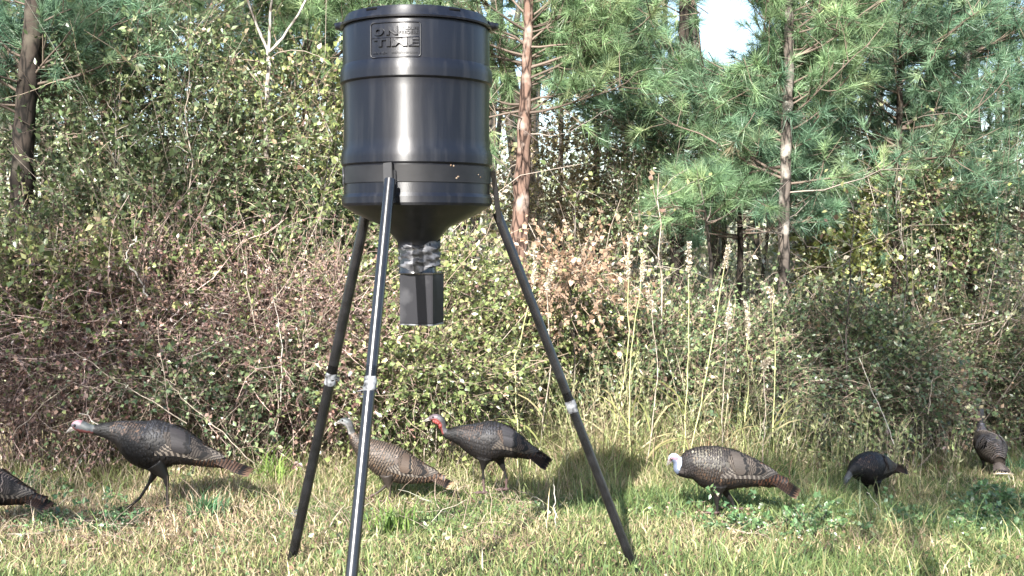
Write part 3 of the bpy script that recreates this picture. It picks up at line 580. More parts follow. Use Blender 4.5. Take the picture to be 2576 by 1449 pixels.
b = Bag(); P = scatter(24000, -.52, .52, 2.8, 11.4, r); P[:, 2] += r.uniform(.005, .03, len(P))
add_leaves(b, r, P, r.normal(size=P.shape) * [1, 1, .25], .022, [((.26, .17, .12), 4), ((.36, .26, .19), 3), ((.18, .11, .08), 3), ((.46, .36, .28), .7)], up=1.0, wr=.38, seed=8)
O = scatter(1500, -.52, .05, 5.0, 8.6, r); T = grow(r, O + [0, 0, .02], r.normal(size=O.shape) * [1, .8, .35] + [0, 0, .25], r.uniform(.08, .32, len(O)), 5, .3, .25)
V, F = tubes(T, np.outer(r.uniform(.0012, .003, len(O)), np.linspace(1, .4, 5)), 3); b.add(V, F, np.repeat(pick([((.36, .28, .22), 3), ((.22, .16, .12), 3), ((.5, .42, .34), 1)], len(O), r), 15, 0))
b.build('leaf_litter', M['dry'], None, 'stuff')
# individual grass clumps and herbs that stand out
def clump(label, X_, Y_, n, h, pal, seed, name='grass_clump', lean=.35, wd=.004, sp=.05):
    D = solve_depth(X_, Y_); p_ = at(X_, Y_, D); r = np.random.RandomState(seed); b = Bag()
    P = np.array(p_)[None] + r.normal(0, sp, (n, 3)) * [1, 1, 0]; P[:, 2] = ground(P[:, 0], P[:, 1])
    blades(b, r, P, h * np.exp(r.normal(0, .25, n)), pal, wd, lean); o = b.build(name, M['blade'], None, off=p_); o.location = p_
    o['label'] = label; o['category'] = 'grass clump'; o['group'] = 'grass clumps on the clearing'
G1 = [((.13, .22, .05), 3), ((.20, .29, .07), 3), ((.30, .34, .10), 1)]
clump('bright green leafy tuft between the left feeder legs', 838, 1185, 260, .17, G1, 1)
clump('upright green grass clump left of the back feeder leg', 695, 1235, 120, .26, G1, 2)
clump('tall green grass clump between the front and right feeder legs', 985, 1345, 90, .17, G1, 3)
clump('green grass clump under the belly of the left turkey', 520, 1300, 110, .14, [((.07, .16, .07), 3), ((.12, .2, .08), 2)], 4)
clump('wide bladed pale green clump behind the right feeder leg', 1640, 1010, 160, .50, [((.24, .30, .12), 3), ((.40, .42, .22), 2)], 5, lean=.5, wd=.007, sp=.10)
clump('straw coloured clump leaning behind the dark jake', 1330, 1100, 300, .45, DRYG, 6, lean=.5, sp=.12)
clump('straw coloured clump left of the white headed turkey', 1520, 1190, 360, .28, DRYG, 7, lean=.6, sp=.22)
clump('tall straw clump around the tallest seed stalks', 1715, 1125, 420, .62, ROUGH, 10, lean=.35, sp=.20, wd=.0035)
clump('straw and green clump left of the tallest seed stalks', 1590, 1125, 380, .50, ROUGH, 11, lean=.45, sp=.18, wd=.0035)
clump('pale straw clump beside the right feeder leg', 1430, 1130, 420, .45, ROUGH, 12, lean=.5, sp=.20, wd=.0035)
clump('tall pale clump right of the tallest seed stalks', 1860, 1130, 380, .55, ROUGH, 13, lean=.4, sp=.20, wd=.0035)
clump('thin straw clump between the small black turkey and the brush', 2150, 1120, 240, .42, ROUGH, 14, lean=.5, sp=.22, wd=.0035)
clump('pale green tuft on the bramble edge left of the front feeder leg', 640, 1150, 90, .22, G1, 8)
clump('dark green clump beside the tail of the hen facing away', 2560, 1190, 160, .16, [((.05, .13, .06), 3), ((.09, .18, .09), 2)], 9, sp=.12)
# ------------------------------------------------------------------ turkeys
def mat_feather(name, mode):
    m, t, p, o = nodes(name)
    a = N(t, 'ShaderNodeAttribute', attribute_name='tint'); tp = N(t, 'ShaderNodeAttribute', attribute_name='tip')
    uv = N(t, 'ShaderNodeUVMap'); sx = N(t, 'ShaderNodeSeparateXYZ'); t.links.new(uv.outputs[0], sx.inputs[0])
    def mth(op, x, y=None):
        n = N(t, 'ShaderNodeMath', operation=op)
        if isinstance(x, (int, float)): n.inputs[0].default_value = x
        else: t.links.new(x, n.inputs[0])
        if y is not None:
            if isinstance(y, (int, float)): n.inputs[1].default_value = y
            else: t.links.new(y, n.inputs[1])
        return n.outputs[0]
    def mix(f, c1, c2):
        n = N(t, 'ShaderNodeMixRGB'); t.links.new(f, n.inputs[0])
        for c, q in ((c1, 1), (c2, 2)):
            if isinstance(c, tuple): n.inputs[q].default_value = (*c, 1)
            else: t.links.new(c, n.inputs[q])
        return n.outputs[0]
    v = sx.outputs[1]; u = sx.outputs[0]
    curve = mth('ADD', v, mth('MULTIPLY', mth('POWER', mth('ABSOLUTE', mth('SUBTRACT', u, .5)), 2.0), .5))
    if mode == 'body':
        c = mix(mth('GREATER_THAN', curve, .74), a.outputs['Color'], (.010, .009, .009))
        c = mix(mth('GREATER_THAN', curve, .94), c, tp.outputs['Color'])
    elif mode == 'barred':
        s = mth('SINE', mth('ADD', mth('MULTIPLY', v, 62.0), mth('MULTIPLY', u, 5.0)))
        c = mix(mth('GREATER_THAN', s, .15), a.outputs['Color'], tp.outputs['Color'])
    else:
        nz = N(t, 'ShaderNodeTexNoise'); nz.inputs['Scale'].default_value = 60
        s = mth('SINE', mth('ADD', mth('MULTIPLY', v, 95.0), mth('MULTIPLY', nz.outputs[0], 5.0)))
        c = mix(mth('GREATER_THAN', s, .2), a.outputs['Color'], (.012, .009, .008))
        c = mix(mth('GREATER_THAN', curve, .80), c, (.008, .007, .007))
        c = mix(mth('GREATER_THAN', curve, .95), c, tp.outputs['Color'])
    t.links.new(c, p.inputs['Base Color']); p.inputs['Roughness'].default_value = .50 if mode == 'body' else .6
    p.inputs['Specular IOR Level'].default_value = .28
    n2 = N(t, 'ShaderNodeTexNoise'); n2.inputs['Scale'].default_value = 140; b = N(t, 'ShaderNodeBump'); b.inputs['Strength'].default_value = .35; b.inputs['Distance'].default_value = .002
    t.links.new(n2.outputs[0], b.inputs['Height']); t.links.new(b.outputs[0], p.inputs['Normal'])
    return m
M['f_body'] = mat_feather('contour_feather', 'body'); M['f_bar'] = mat_feather('barred_feather', 'barred'); M['f_tail'] = mat_feather('tail_feather', 'tail')
M['bird_skin'] = mat_tint('bird_body', .55, .4)
M['beak'] = mat_noise('horn_beak', (.12, .11, .10), (.24, .22, .20), 60, .4, .5, .1)
M['eye'] = mat_noise('dark_eye', (.005, .004, .003), (.02, .012, .008), 30, .08, .8, 0)
M['beard'] = mat_noise('beard_hair', (.01, .009, .008), (.03, .025, .02), 60, .7, .2, .3)
TX = np.linspace(0, 1, 240)
class Loft:
    """body of revolution-like surface through rings (x, z, rv, rh) in local metres; x runs from head (-) to tail (+)"""
    def __init__(s, rings):
        R = np.array(rings, float); d = np.r_[0, np.cumsum(np.hypot(np.diff(R[:, 0]), np.diff(R[:, 1])))]
        s.L = d[-1]; q = np.linspace(0, s.L, 240)
        # smooth (catmull-rom) resample
        def cr(v):
            out = np.zeros(240); j = np.clip(np.searchsorted(d, q, 'right') - 1, 0, len(d) - 2)
            m_ = np.gradient(v, d); h = d[j + 1] - d[j]; t = (q - d[j]) / h
            return (2*t**3-3*t**2+1)*v[j] + (t**3-2*t**2+t)*h*m_[j] + (-2*t**3+3*t**2)*v[j+1] + (t**3-t**2)*h*m_[j+1]
        s.q = q; s.x, s.z, s.rv, s.rh = (cr(R[:, i]) for i in range(4)); s.rv = np.maximum(s.rv, .004); s.rh = np.maximum(s.rh, .004)
        tx, tz = np.gradient(s.x), np.gradient(s.z)
        for _ in range(6):
            tx = np.convolve(np.pad(tx, 3, 'edge'), np.ones(7) / 7, 'valid'); tz = np.convolve(np.pad(tz, 3, 'edge'), np.ones(7) / 7, 'valid')
        l = np.hypot(tx, tz); s.tx = tx / l; s.tz = tz / l; s.kn = d
    def at(s, q, th, off=0.0):
        f = lambda v: np.interp(q, s.q, v)
        tx, tz = f(s.tx), f(s.tz); rv, rh = f(s.rv), f(s.rh)
        ux, uz = -tz, tx                     # 'up' of the ring, turned from the tangent
        c, sn = np.cos(th), np.sin(th)
        over = np.maximum(q - s.L, 0)
        P = np.stack([f(s.x) + ux * (rv + off) * c + tx * over, sn * (rh + off), f(s.z) + uz * (rv + off) * c + tz * over], -1)
        return P
    def mesh(s, n=28, m=70):
        q = np.linspace(0, s.L, m); th = np.arange(n) * 2 * np.pi / n
        V = s.at(q[:, None] + 0 * th, th[None] + 0 * q[:, None]).reshape(-1, 3)
        F = [(i * n + j, i * n + (j + 1) % n, (i + 1) * n + (j + 1) % n, (i + 1) * n + j) for i in range(m - 1) for j in range(n)]
        a = len(V); V = np.concatenate([V, [V[:n].mean(0)], [V[-n:].mean(0)]])
        F += [(a, (j + 1) % n, j, j) for j in range(n)] + [(a + 1, (m - 1) * n + j, (m - 1) * n + (j + 1) % n, (m - 1) * n + j) for j in range(n)]
        return V, F
FT = np.array([0, .3, .6, .82, .94, 1.0]); FW = np.array([.55, .95, 1.0, .85, .5, .12])
def feather_grid(loft, q0, th0, q1, th1, hw, lift0, lift1, curl=.15):
    """arrays of feathers lying on the loft: returns V (n*18,3), F, UV"""
    n = len(q0); t = FT[None, :, None]; w_ = np.array([-1, 0, 1.0])[None, None, :]
    q = q0[:, None, None] + (q1 - q0)[:, None, None] * t
    rho = np.maximum(np.interp(q, loft.q, (loft.rv + loft.rh) / 2), .012)
    th = th0[:, None, None] + (th1 - th0)[:, None, None] * t + w_ * hw[:, None, None] * FW[None, :, None] / rho
    off = lift0[:, None, None] + (lift1 - lift0)[:, None, None] * t - np.abs(w_) * .0025
    P = loft.at(q + 0 * w_, th, off).reshape(-1, 3)
    k = len(FT) * 3; F = []
    for i in range(len(FT) - 1):
        for j in range(2): F.append((i * 3 + j, i * 3 + j + 1, i * 3 + j + 4, i * 3 + j + 3))
    F = ((np.arange(n) * k)[:, None, None] + np.array(F)[None]).reshape(-1, 4)
    UV = np.tile(np.stack([np.tile([0, .5, 1.0], len(FT)), np.repeat(FT, 3)], -1), (n, 1))
    return P, F, UV
def tri2(F4):
    F4 = np.array(F4); a = F4[:, [0, 1, 2]]; b = F4[:, [0, 2, 3]]; b = b[(b[:, 1] != b[:, 2]) & (b[:, 0] != b[:, 2])]; return np.concatenate([a, b])
def tube_v(pts, rad, n=10):
    """closed tube for the remesh"""
    V, F = poly_tube(pts, rad, n, 4); F = list(map(tuple, F)); a = len(V)
    V = np.concatenate([V, [V[:n].mean(0)], [V[-n:].mean(0)]]); m = a // n
    F += [(a, (j + 1) % n, j) for j in range(n)] + [(a + 1, (m - 1) * n + j, (m - 1) * n + (j + 1) % n) for j in range(n)]
    return V, np.array(F)
def turkey(label, foot, D, conv, rings, nfeather, legs, tail, pal, head, seed, yaw=0.0, beard=None, width=.78, wing_q=(.30, .95), wattle=0, tail_spread=.10, ntail=11, voxel=.0048):
    """conv: local-unit -> metres; rings in drawing units (x, y down, rv); nfeather: ring index where feathers start"""
    r = np.random.RandomState(seed)
    ax, ay = foot; cv = lambda X, Y: ((X - ax) * conv, (ay - Y) * conv)
    if isinstance(D, Vector): base = D
    else: base = D
    root = thing('turkey', label, 'turkey', base, yaw, 'wild turkeys around the feeder')
    RR = []
    for k, q in enumerate(rings):
        x, z = cv(q[0], q[1]); rv = q[2] * conv; wf = (1.0 if k < nfeather else width) if len(q) < 4 else q[3]
        RR.append((x, z, rv, rv * wf))
    lf = Loft(RR)
    V, F = lf.mesh(); Vs = [V]; Fs = [tri2(F)]; off = len(V)
    leg_pts = []
    for s_, (pts, toe) in zip((-1, 1), legs):
        P3 = [(cv(x, y)[0], s_ * sd, max(cv(x, y)[1], .012)) for x, y, rr_, sd in pts]; rad = [max(rr_ * conv * m_, .0088) for (*_, rr_, sd), m_ in zip([(a, b, c, d) for a, b, c, d in pts], (1, .78, .75, .85, .85))]
        v, f = tube_v(P3, rad); Vs.append(v); Fs.append(f + off); off += len(v)
        ft = np.array(P3[-1]); leg_pts.append((np.array(P3[-2]), ft))
        for ang, ln in ((0, .075), (.55, .062), (-.55, .062), (math.pi, .028)):
            e = ft + np.array([-math.cos(ang) * ln, math.sin(ang) * ln, 0 if toe else -.03]); e[2] = max(e[2], .006) if toe else e[2]
            mid = (ft + e) / 2 + np.array([0, 0, .008])
            v, f = tube_v([ft, mid, e], [.0080, .0068, .0042], 8); Vs.append(v); Fs.append(f + off); off += len(v)
    me = bpy.data.meshes.new('tmp'); me.from_pydata(np.concatenate(Vs).tolist(), [], np.concatenate(Fs).tolist())
    tmp = bpy.data.objects.new('tmp', me); C.objects.link(tmp)
    md = tmp.modifiers.new('r', 'REMESH'); md.mode = 'VOXEL'; md.voxel_size = voxel; md.use_smooth_shade = True
    ms = tmp.modifiers.new('s', 'SMOOTH'); ms.factor = .5; ms.iterations = 3
    dg = bpy.context.evaluated_depsgraph_get(); ev = bpy.data.meshes.new_from_object(tmp.evaluated_get(dg)); bpy.data.objects.remove(tmp)
    ev.name = 'body'; nv = len(ev.vertices); P = np.empty(nv * 3, np.float32); ev.vertices.foreach_get('co', P); P = P.reshape(-1, 3)
    # colours of skin and down, by anatomy
    col = np.tile(np.array(pal['down']), (nv, 1)).astype(float)
    cx = np.stack([lf.x, lf.z], -1); dd = ((P[:, None, [0, 2]] - cx[None]) ** 2).sum(-1); j = dd.argmin(1); qn = lf.q[j]
    qf = lf.kn[nfeather]
    bare = (qn < qf + .004) & (np.sqrt(dd[np.arange(nv), j]) < .09)
    up = (P[:, 2] - lf.z[j]) * lf.tx[j] - (P[:, 0] - lf.x[j]) * lf.tz[j]; upn = up / np.maximum(lf.rv[j], .01)
    nz = fbm(P, 40, seed)
    hc = np.where(upn[:, None] > .45 + .12 * nz[:, None], np.array(head['crown']), np.array(head['face']))
    hc = np.where(upn[:, None] < -.25 + .15 * nz[:, None], np.array(head['throat']), hc)
    if 'nape' in head: hc = np.where(((qn > .055) & (upn > -.2))[:, None], np.array(head['nape']), hc)
    hc = hc * np.exp(.30 * nz + .18 * fbm(P, 130, seed + 3))[:, None]
    col[bare] = hc[bare]
    low = np.zeros(nv, bool)
    for (kn_, ft) in leg_pts: low |= (P[:, 2] < max(kn_[2], .03) - .004) & (np.abs(P[:, 1] - ft[1]) < .09) & (P[:, 0] > min(kn_[0], ft[0]) - .1) & (P[:, 0] < max(kn_[0], ft[0]) + .1)
    col[low & ~bare] = np.array(pal['leg'])
    a = ev.color_attributes.new('tint', 'FLOAT_COLOR', 'POINT'); c4 = np.ones((nv, 4), np.float32); c4[:, :3] = col; a.data.foreach_set('color', c4.ravel())
    ev.materials.clear(); ev.materials.append(M['bird_skin'])
    ob = bpy.data.objects.new('body', ev); C.objects.link(ob); ob.parent = root
    # contour feathers, one layer of overlapping rows
    Q0 = []; T0 = []; LL = []; q = qf + .004
    while q < lf.L - .01:
        f_ = (q - qf) / (lf.L - qf); Lf = np.interp(f_, [0, .15, .35, .7, 1], pal['flen'])
        rho = np.interp(q, lf.q, (lf.rv + lf.rh) / 2); cnt = max(6, int(2 * np.pi * rho / (Lf * .50)))
        ph = r.uniform(0, 6.28); th = ph + np.arange(cnt) * 2 * np.pi / cnt + r.normal(0, .02, cnt)
        Q0 += list(q + r.normal(0, Lf * .025, cnt)); T0 += list(th); LL += [Lf] * cnt; q += Lf * .40
    Q0 = np.array(Q0); T0 = np.array(T0); LL = np.array(LL); T0 = (T0 + np.pi) % (2 * np.pi) - np.pi
    n_ = len(Q0)
    Pf, Ff, UV = feather_grid(lf, Q0, T0, Q0 + LL * 1.05, T0 + r.normal(0, .04, n_), LL * .36, np.full(n_, .001), .003 + LL * (.10 * r.uniform(.7, 1.3, n_) + .10 * (r.uniform(size=n_) < .10)))
    f_ = (Q0 - qf) / (lf.L - qf); side = np.abs(T0)
    cb = np.array(pal['breast'])[None] * np.ones((n_, 1)); back = (side < 1.0) & (f_ > .15); mid = (f_ > .10) & (f_ < .34) & (side > .35) & (side < 1.5)
    cb = np.where((side < 1.15)[:, None], np.array(pal['back']), cb); cb = np.where((f_ < .12)[:, None], np.array(pal['neck']), cb)
    cb = np.where(((f_ > .72) & (side < 2.2))[:, None], np.array(pal['rump']), cb); cb = np.where((side > 2.2)[:, None], np.array(pal['belly']), cb)
    cb = np.where((mid & (r.uniform(size=n_) < .8))[:, None], np.array(pal['shoulder']), cb)
    cb = cb * np.exp(r.normal(0, .22, (n_, 1)) + .35 * fbm(np.stack([Q0 * 6, T0, 0 * T0], -1), 2.0, seed)[:, None]) * np.where((r.uniform(size=n_) < .12)[:, None], np.array([1.3, 1.1, .92]), 1)
    tp = np.where((side > 2.1)[:, None], np.array(pal['tipb']), np.array(pal['tip'])); tp = np.where((f_ > .72)[:, None], np.array(pal['tiprump']), tp)
    tp = np.where(((f_ < .12))[:, None], np.array(pal['neck']) * .8, tp)
    k = len(FT) * 3
    po = mesh_np('plumage', Pf, Ff, M['f_body'], root, np.repeat(cb, k, 0), UV, True, np.repeat(tp, k, 0)); po['kind'] = 'stuff'
    # folded wings: rows of coverts, then barred secondaries, each feather its own mesh
    q_a = qf + (lf.L - qf) * wing_q[0]; q_b = qf + (lf.L - qf) * wing_q[1]; wl = q_b - q_a
    for s_ in (-1, 1):
        wr = None
        rows = (('bar', 9, .40, .98, 1.62, 1.95, 1.35, 1.75, .40, .022, .011, pal['bar'], pal['bar2'], .012),
                ('tail', 5, .38, .72, .95, 1.35, .80, 1.15, .42, .030, .016, pal['sec'], pal['sec'], .017),
                ('body', 7, .42, .62, .60, 1.50, .66, 1.35, .19, .020, .019, pal['cov'], pal['tip'], .021))
        for kind_, cnt, qa, qb, tha, thb, tia, tib, ln, hw_, lift, ca, cbk, l1 in rows:
            for i in range(cnt):
                e = i / (cnt - 1.0)
                q0 = q_a + wl * (qa + (qb - qa - ln * .5) * e * (.55 if kind_ != 'bar' else .40)); t0 = tha + (thb - tha) * (1 - e if kind_ == 'bar' else e)
                t1 = tia + (tib - tia) * (1 - e if kind_ == 'bar' else e)
                L_ = wl * ln * (1 + .08 * r.normal()) * (1.25 if kind_ == 'bar' else 1)
                if kind_ == 'bar': q0 = q_a + wl * (.30 + .22 * e); t0 = 1.75 - .75 * e; t1 = 1.50 - .85 * e; L_ = wl * (.62 - .10 * e)
                P_, F_, U_ = feather_grid(lf, np.array([q0]), np.array([s_ * t0]), np.array([q0 + L_]), np.array([s_ * t1]), np.array([wl * hw_ * 1.9]), np.array([lift]), np.array([l1 + .004 * e]))
                c_ = np.array(ca) * math.exp(r.normal(0, .15))
                if wr is None:
                    wv, wf, wu = feather_grid(lf, np.array([q_a]), np.array([s_ * 1.15]), np.array([q_a + wl * .62]), np.array([s_ * 1.15]), np.array([wl * .17]), np.array([.004]), np.array([.012]))
                    wr = mesh_np('wing', wv, wf, M['f_body'], root, np.tile(np.array(pal['cov2']), (len(wv), 1)), wu, True, np.tile(np.array(pal['tip']), (len(wv), 1)))
                mesh_np('feather', P_, F_, M[{'bar': 'f_bar', 'tail': 'f_tail', 'body': 'f_body'}[kind_]], wr, np.tile(c_, (len(P_), 1)), U_, True, np.tile(np.array(cbk), (len(P_), 1)))
    # tail
    (x0, y0), (x1, y1), hwT = tail; a0 = cv(x0, y0); a1 = cv(x1, y1); A = np.array([a0[0], 0, a0[1]]); B = np.array([a1[0], 0, a1[1]]); ax_ = B - A; Lt = np.linalg.norm(ax_); ax_ /= Lt
    upv = np.array([-ax_[2], 0, ax_[0]]); tr = None
    for i in range(ntail):
        e = (i - (ntail - 1) / 2) / ((ntail - 1) / 2.0); an = e * tail_spread
        d = ax_ * math.cos(an) - np.array([0, 1, 0]) * math.sin(an) - upv * .10 * abs(e) * tail_spread; sd_ = np.cross(d, upv); ph_ = e * .65; sd_ = sd_ * math.cos(ph_) - upv * math.sin(ph_); sd_ /= np.linalg.norm(sd_); ln_ = Lt * (1 - .05 * abs(e)); st = A + np.array([0, -e * .022, 0]) + upv * (hwT * conv * .35 - abs(e) ** 1.5 * hwT * conv * .45) + upv * .0012 * (i % 2)
        pts = []
        for t_, w_ in zip(FT, [.35, .7, .95, 1, .8, .35]):
            for c in (-1, 0, 1): pts.append(st + d * ln_ * t_ + sd_ * c * w_ * .021 - upv * (abs(c) * .003 + t_ * t_ * .01))
        Fq = [(i_ * 3 + j_, i_ * 3 + j_ + 1, i_ * 3 + j_ + 4, i_ * 3 + j_ + 3) for i_ in range(5) for j_ in range(2)]
        U_ = np.stack([np.tile([0, .5, 1.0], 6), np.repeat(FT, 3)], -1)
        c_ = np.array(pal['tail']) * math.exp(r.normal(0, .12))
        if tr is None:
            tr = mesh_np('tail', np.array(pts), np.array(Fq), M['f_tail'], root, np.tile(c_, (18, 1)), U_, True, np.tile(np.array(pal['tailtip']), (18, 1)))
        else: mesh_np('feather', np.array(pts), np.array(Fq), M['f_tail'], tr, np.tile(c_, (18, 1)), U_, True, np.tile(np.array(pal['tailtip']), (18, 1)))
    # head details
    if head.get('at'):
        hx, hy = cv(*head['at']); bx, by = cv(*head['beak']); hr = head['r'] * conv
        o_ = np.array([hx, 0, hy]); t_ = np.array([bx, 0, by]); dv = t_ - o_; ln_ = np.linalg.norm(dv); dv /= ln_
        upb = np.array([-dv[2], 0, dv[0]]); upb = upb if upb[2] > 0 else -upb; st = o_ + dv * hr * .55
        L_ = ln_ - hr * .55
        V1, F1 = tube_v([st + upb * .003, st + dv * L_ * .45 + upb * .004, st + dv * L_ * .85, st + dv * L_ - upb * .006], [hr * .42, hr * .32, hr * .17, hr * .05], 10)
        mesh_np('beak', V1, F1, M['beak'], root, smooth=True)
        V1, F1 = tube_v([st - upb * .007, st + dv * L_ * .45 - upb * .006, st + dv * L_ * .80 - upb * .006], [hr * .30, hr * .20, hr * .06], 8)
        mesh_np('lower_beak', V1, F1, M['beak'], root, smooth=True)
        for s_ in (-1, 1):
            bm = bmesh.new(); bmesh.ops.create_uvsphere(bm, u_segments=12, v_segments=8, radius=max(.0055, hr * .22))
            ep = o_ + dv * hr * .25 + upb * hr * .28 + np.array([0, s_ * hr * .82, 0])
            bmesh.ops.translate(bm, verts=bm.verts, vec=ep); mesh_bm('eye', bm, M['eye'], root)
    if wattle:
        wv = Bag(); 
        for q_, th_, rr_ in [(lf.kn[2] + i * .011, math.pi + r.uniform(-.5, .5), r.uniform(.007, .012) * wattle) for i in range(9)]:
            c_ = lf.at(np.array([q_]), np.array([th_]), 0.0)[0]; bm = bmesh.new(); bmesh.ops.create_icosphere(bm, subdivisions=2, radius=rr_)
            vv = np.array([v.co[:] for v in bm.verts]) * [1, 1, 1.25] + c_; ff = np.array([[v.index for v in f.verts] for f in bm.faces]); bm.free()
            wv.add(vv, ff, np.array(head.get('wattle', (.50, .07, .06))))
        wv.build('wattle', M['bird_skin'], root, smooth=True)
    if beard:
        bx, by = cv(*beard); n_ = 26
        O = np.array([bx, 0, by]) + r.normal(0, .006, (n_, 3)); T = grow(r, O, np.array([[-.25, 0, -1.0]]) + r.normal(0, .08, (n_, 3)), r.uniform(.07, .12, n_), 5, .1, .04)
        V1, F1 = tubes(T, np.outer(np.full(n_, .0016), np.linspace(1, .5, 5)), 3); mesh_np('beard', V1, F1, M['beard'], root)
    return root
def zc(x0, y0, s): return lambda x, y: ((x / s + x0) / 1.19255, (y / s + y0) / 1.19255)
def place(fx, fy):
    D = solve_depth(fx, fy); p_ = at(fx, fy, D); return D, Vector((p_.x, p_.y, g(p_.x, p_.y)))
TOM = dict(down=(.008, .007, .0065), leg=(.085, .055, .05), neck=(.012, .012, .012), back=(.026, .027, .032), breast=(.012, .0105, .010), belly=(.007, .006, .006), rump=(.022, .014, .010),
           shoulder=(.075, .055, .045), tip=(.020, .020, .023), tipb=(.014, .010, .008), tiprump=(.09, .045, .027), cov=(.027, .024, .025), cov2=(.024, .022, .022), sec=(.048, .040, .035),
           bar=(.035, .03, .028), bar2=(.17, .145, .12), tail=(.085, .052, .038), tailtip=(.10, .06, .04), flen=(.024, .030, .040, .046, .060))
TOM3 = dict(TOM, shoulder=(.05, .036, .03), cov=(.028, .026, .028), cov2=(.022, .02, .02), sec=(.07, .05, .04), bar2=(.09, .075, .06), tail=(.035, .022, .016), tailtip=(.06, .035, .022), rump=(.028, .018, .014), tiprump=(.06, .03, .02))
TOM4 = dict(TOM, shoulder=(.105, .095, .075), back=(.045, .038, .034), breast=(.028, .020, .015), neck=(.026, .022, .021), cov=(.06, .05, .043), cov2=(.055, .05, .042), sec=(.07, .058, .048), tip=(.055, .047, .04), bar2=(.13, .115, .10), rump=(.07, .035, .024), tail=(.05, .03, .022))
HEN = dict(TOM, down=(.035, .028, .023), neck=(.075, .058, .047), back=(.065, .05, .04), breast=(.065, .048, .035), belly=(.03, .023, .018), shoulder=(.085, .063, .05), tip=(.17, .13, .095), tipb=(.14, .10, .07),
           rump=(.06, .038, .026), tiprump=(.18, .11, .075), cov=(.07, .05, .038), cov2=(.07, .052, .042), sec=(.075, .055, .042), tail=(.07, .045, .033), tailtip=(.38, .26, .16))
HD1 = dict(crown=(.24, .12, .14), face=(.05, .05, .062), throat=(.08, .026, .024), nape=(.045, .05, .052))
HD3 = dict(crown=(.10, .075, .085), face=(.14, .10, .115), throat=(.15, .035, .03), nape=(.05, .048, .052), wattle=(.22, .045, .04))
HD4 = dict(crown=(.27, .29, .32), face=(.20, .10, .13), throat=(.10, .12, .17), nape=(.22, .25, .30))
HD2 = dict(crown=(.05, .055, .055), face=(.09, .10, .10), throat=(.16, .155, .15), nape=(.06, .06, .06))
# 1 tom striding at the left
k = zc(0, 1180, 3.15); D, B_ = place(372, 1290); cvt = D / FPX; kk_ = 1 / 3.15 / 1.19255
def ringset(k, L, s): return [(*k(x, y), rr / s / 1.19255) + tuple(o) for x, y, rr, *o in L]
def legset(k, L, s): return [([(*k(x, y), rr / s / 1.19255, sd) for x, y, rr, sd in pts], toe) for pts, toe in L]
def hd(h, k, at_, bk, r_, s): return dict(h, at=k(*at_), beak=k(*bk), r=r_ / s / 1.19255)
turkey('dark striding tom with a pink and grey head stretched low, at the left', (372, 1290), B_, cvt,
       ringset(k, [(700, 285, 14), (722, 278, 36), (765, 282, 56, .85), (812, 296, 56, .85), (862, 312, 46), (905, 322, 42), (985, 326, 60), (1080, 340, 88), (1170, 365, 125), (1260, 408, 175), (1350, 450, 212),
        (1450, 474, 233), (1560, 482, 214), (1660, 492, 180), (1760, 520, 146), (1860, 560, 115), (1960, 600, 88), (2060, 635, 62), (2140, 662, 40)], 3.15), 5,
       legset(k, [([(1500, 640, 100, .05), (1590, 770, 45, .05), (1602, 860, 20, .05), (1602, 980, 14, .05), (1600, 1095, 13, .05)], True),
                  ([(1480, 640, 100, .05), (1440, 780, 48, .05), (1395, 860, 24, .05), (1300, 1010, 14, .05), (1180, 1200, 12, .05)], True)], 3.15),
       (k(1960, 590), k(2400, 742), 28), dict(TOM, leg=(.016, .013, .012)), hd(HD1, k, (765, 278), (652, 345), 56, 3.15), 1, yaw=math.radians(4))
# 3 dark jake right of the front leg
k = zc(1240, 1220, 6.038); D, B_ = place(1248, 1268)
turkey('dark jake with red wattles behind the feeder, facing left', (1248, 1268), B_, D / FPX,
       ringset(k, [(265, 185, 22), (310, 175, 48), (370, 168, 66, .85), (440, 182, 72, .85), (498, 225, 68), (528, 290, 56), (535, 360, 52), (560, 430, 66), (640, 470, 96), (740, 480, 130), (860, 495, 178), (1000, 535, 245), (1150, 575, 310),
        (1300, 605, 362), (1450, 605, 345), (1600, 612, 305), (1750, 650, 245), (1900, 715, 195), (2050, 785, 135), (2180, 840, 92), (2280, 880, 60)], 6.038), 7,
       legset(k, [([(1290, 880, 150, .05), (1275, 1000, 90, .05), (1262, 1110, 34, .05), (1270, 1260, 25, .05), (1285, 1530, 24, .05)], True),
                  ([(1520, 860, 160, .05), (1590, 1030, 95, .05), (1650, 1180, 40, .05), (1690, 1320, 25, .05), (1680, 1540, 24, .05)], True)], 6.038),
       (k(2040, 770), k(2480, 1040), 55), TOM3, hd(HD3, k, (375, 165), (168, 235), 70, 6.038), 3, wattle=1.1, beard=k(720, 570))
# 2 hen behind the front leg
k = zc(840, 1100, 2.587); D, B_ = place(992, 1262)
turkey('brown barred hen partly hidden by the front feeder leg', (992, 1262), B_, D / FPX,
       ringset(k, [(458, 412, 9), (472, 410, 20), (497, 410, 30, .85), (527, 425, 33, .85), (545, 458, 28), (556, 500, 28), (580, 548, 42), (625, 595, 66), (695, 645, 98), (780, 695, 122), (870, 742, 134), (960, 782, 118),
        (1050, 808, 94), (1130, 830, 66), (1200, 848, 42), (1240, 860, 28)], 2.587), 5,
       legset(k, [([(840, 820, 60, .05), (850, 900, 32, .05), (862, 950, 15, .05), (858, 990, 10, .05), (855, 1045, 10, .05)], True),
                  ([(880, 830, 60, .05), (845, 900, 30, .05), (800, 950, 14, .05), (750, 990, 10, .05), (670, 1035, 9, .05)], False)], 2.587),
       (k(1140, 830), k(1355, 908), 22), HEN, hd(HD2, k, (498, 408), (430, 428), 32, 2.587), 2)
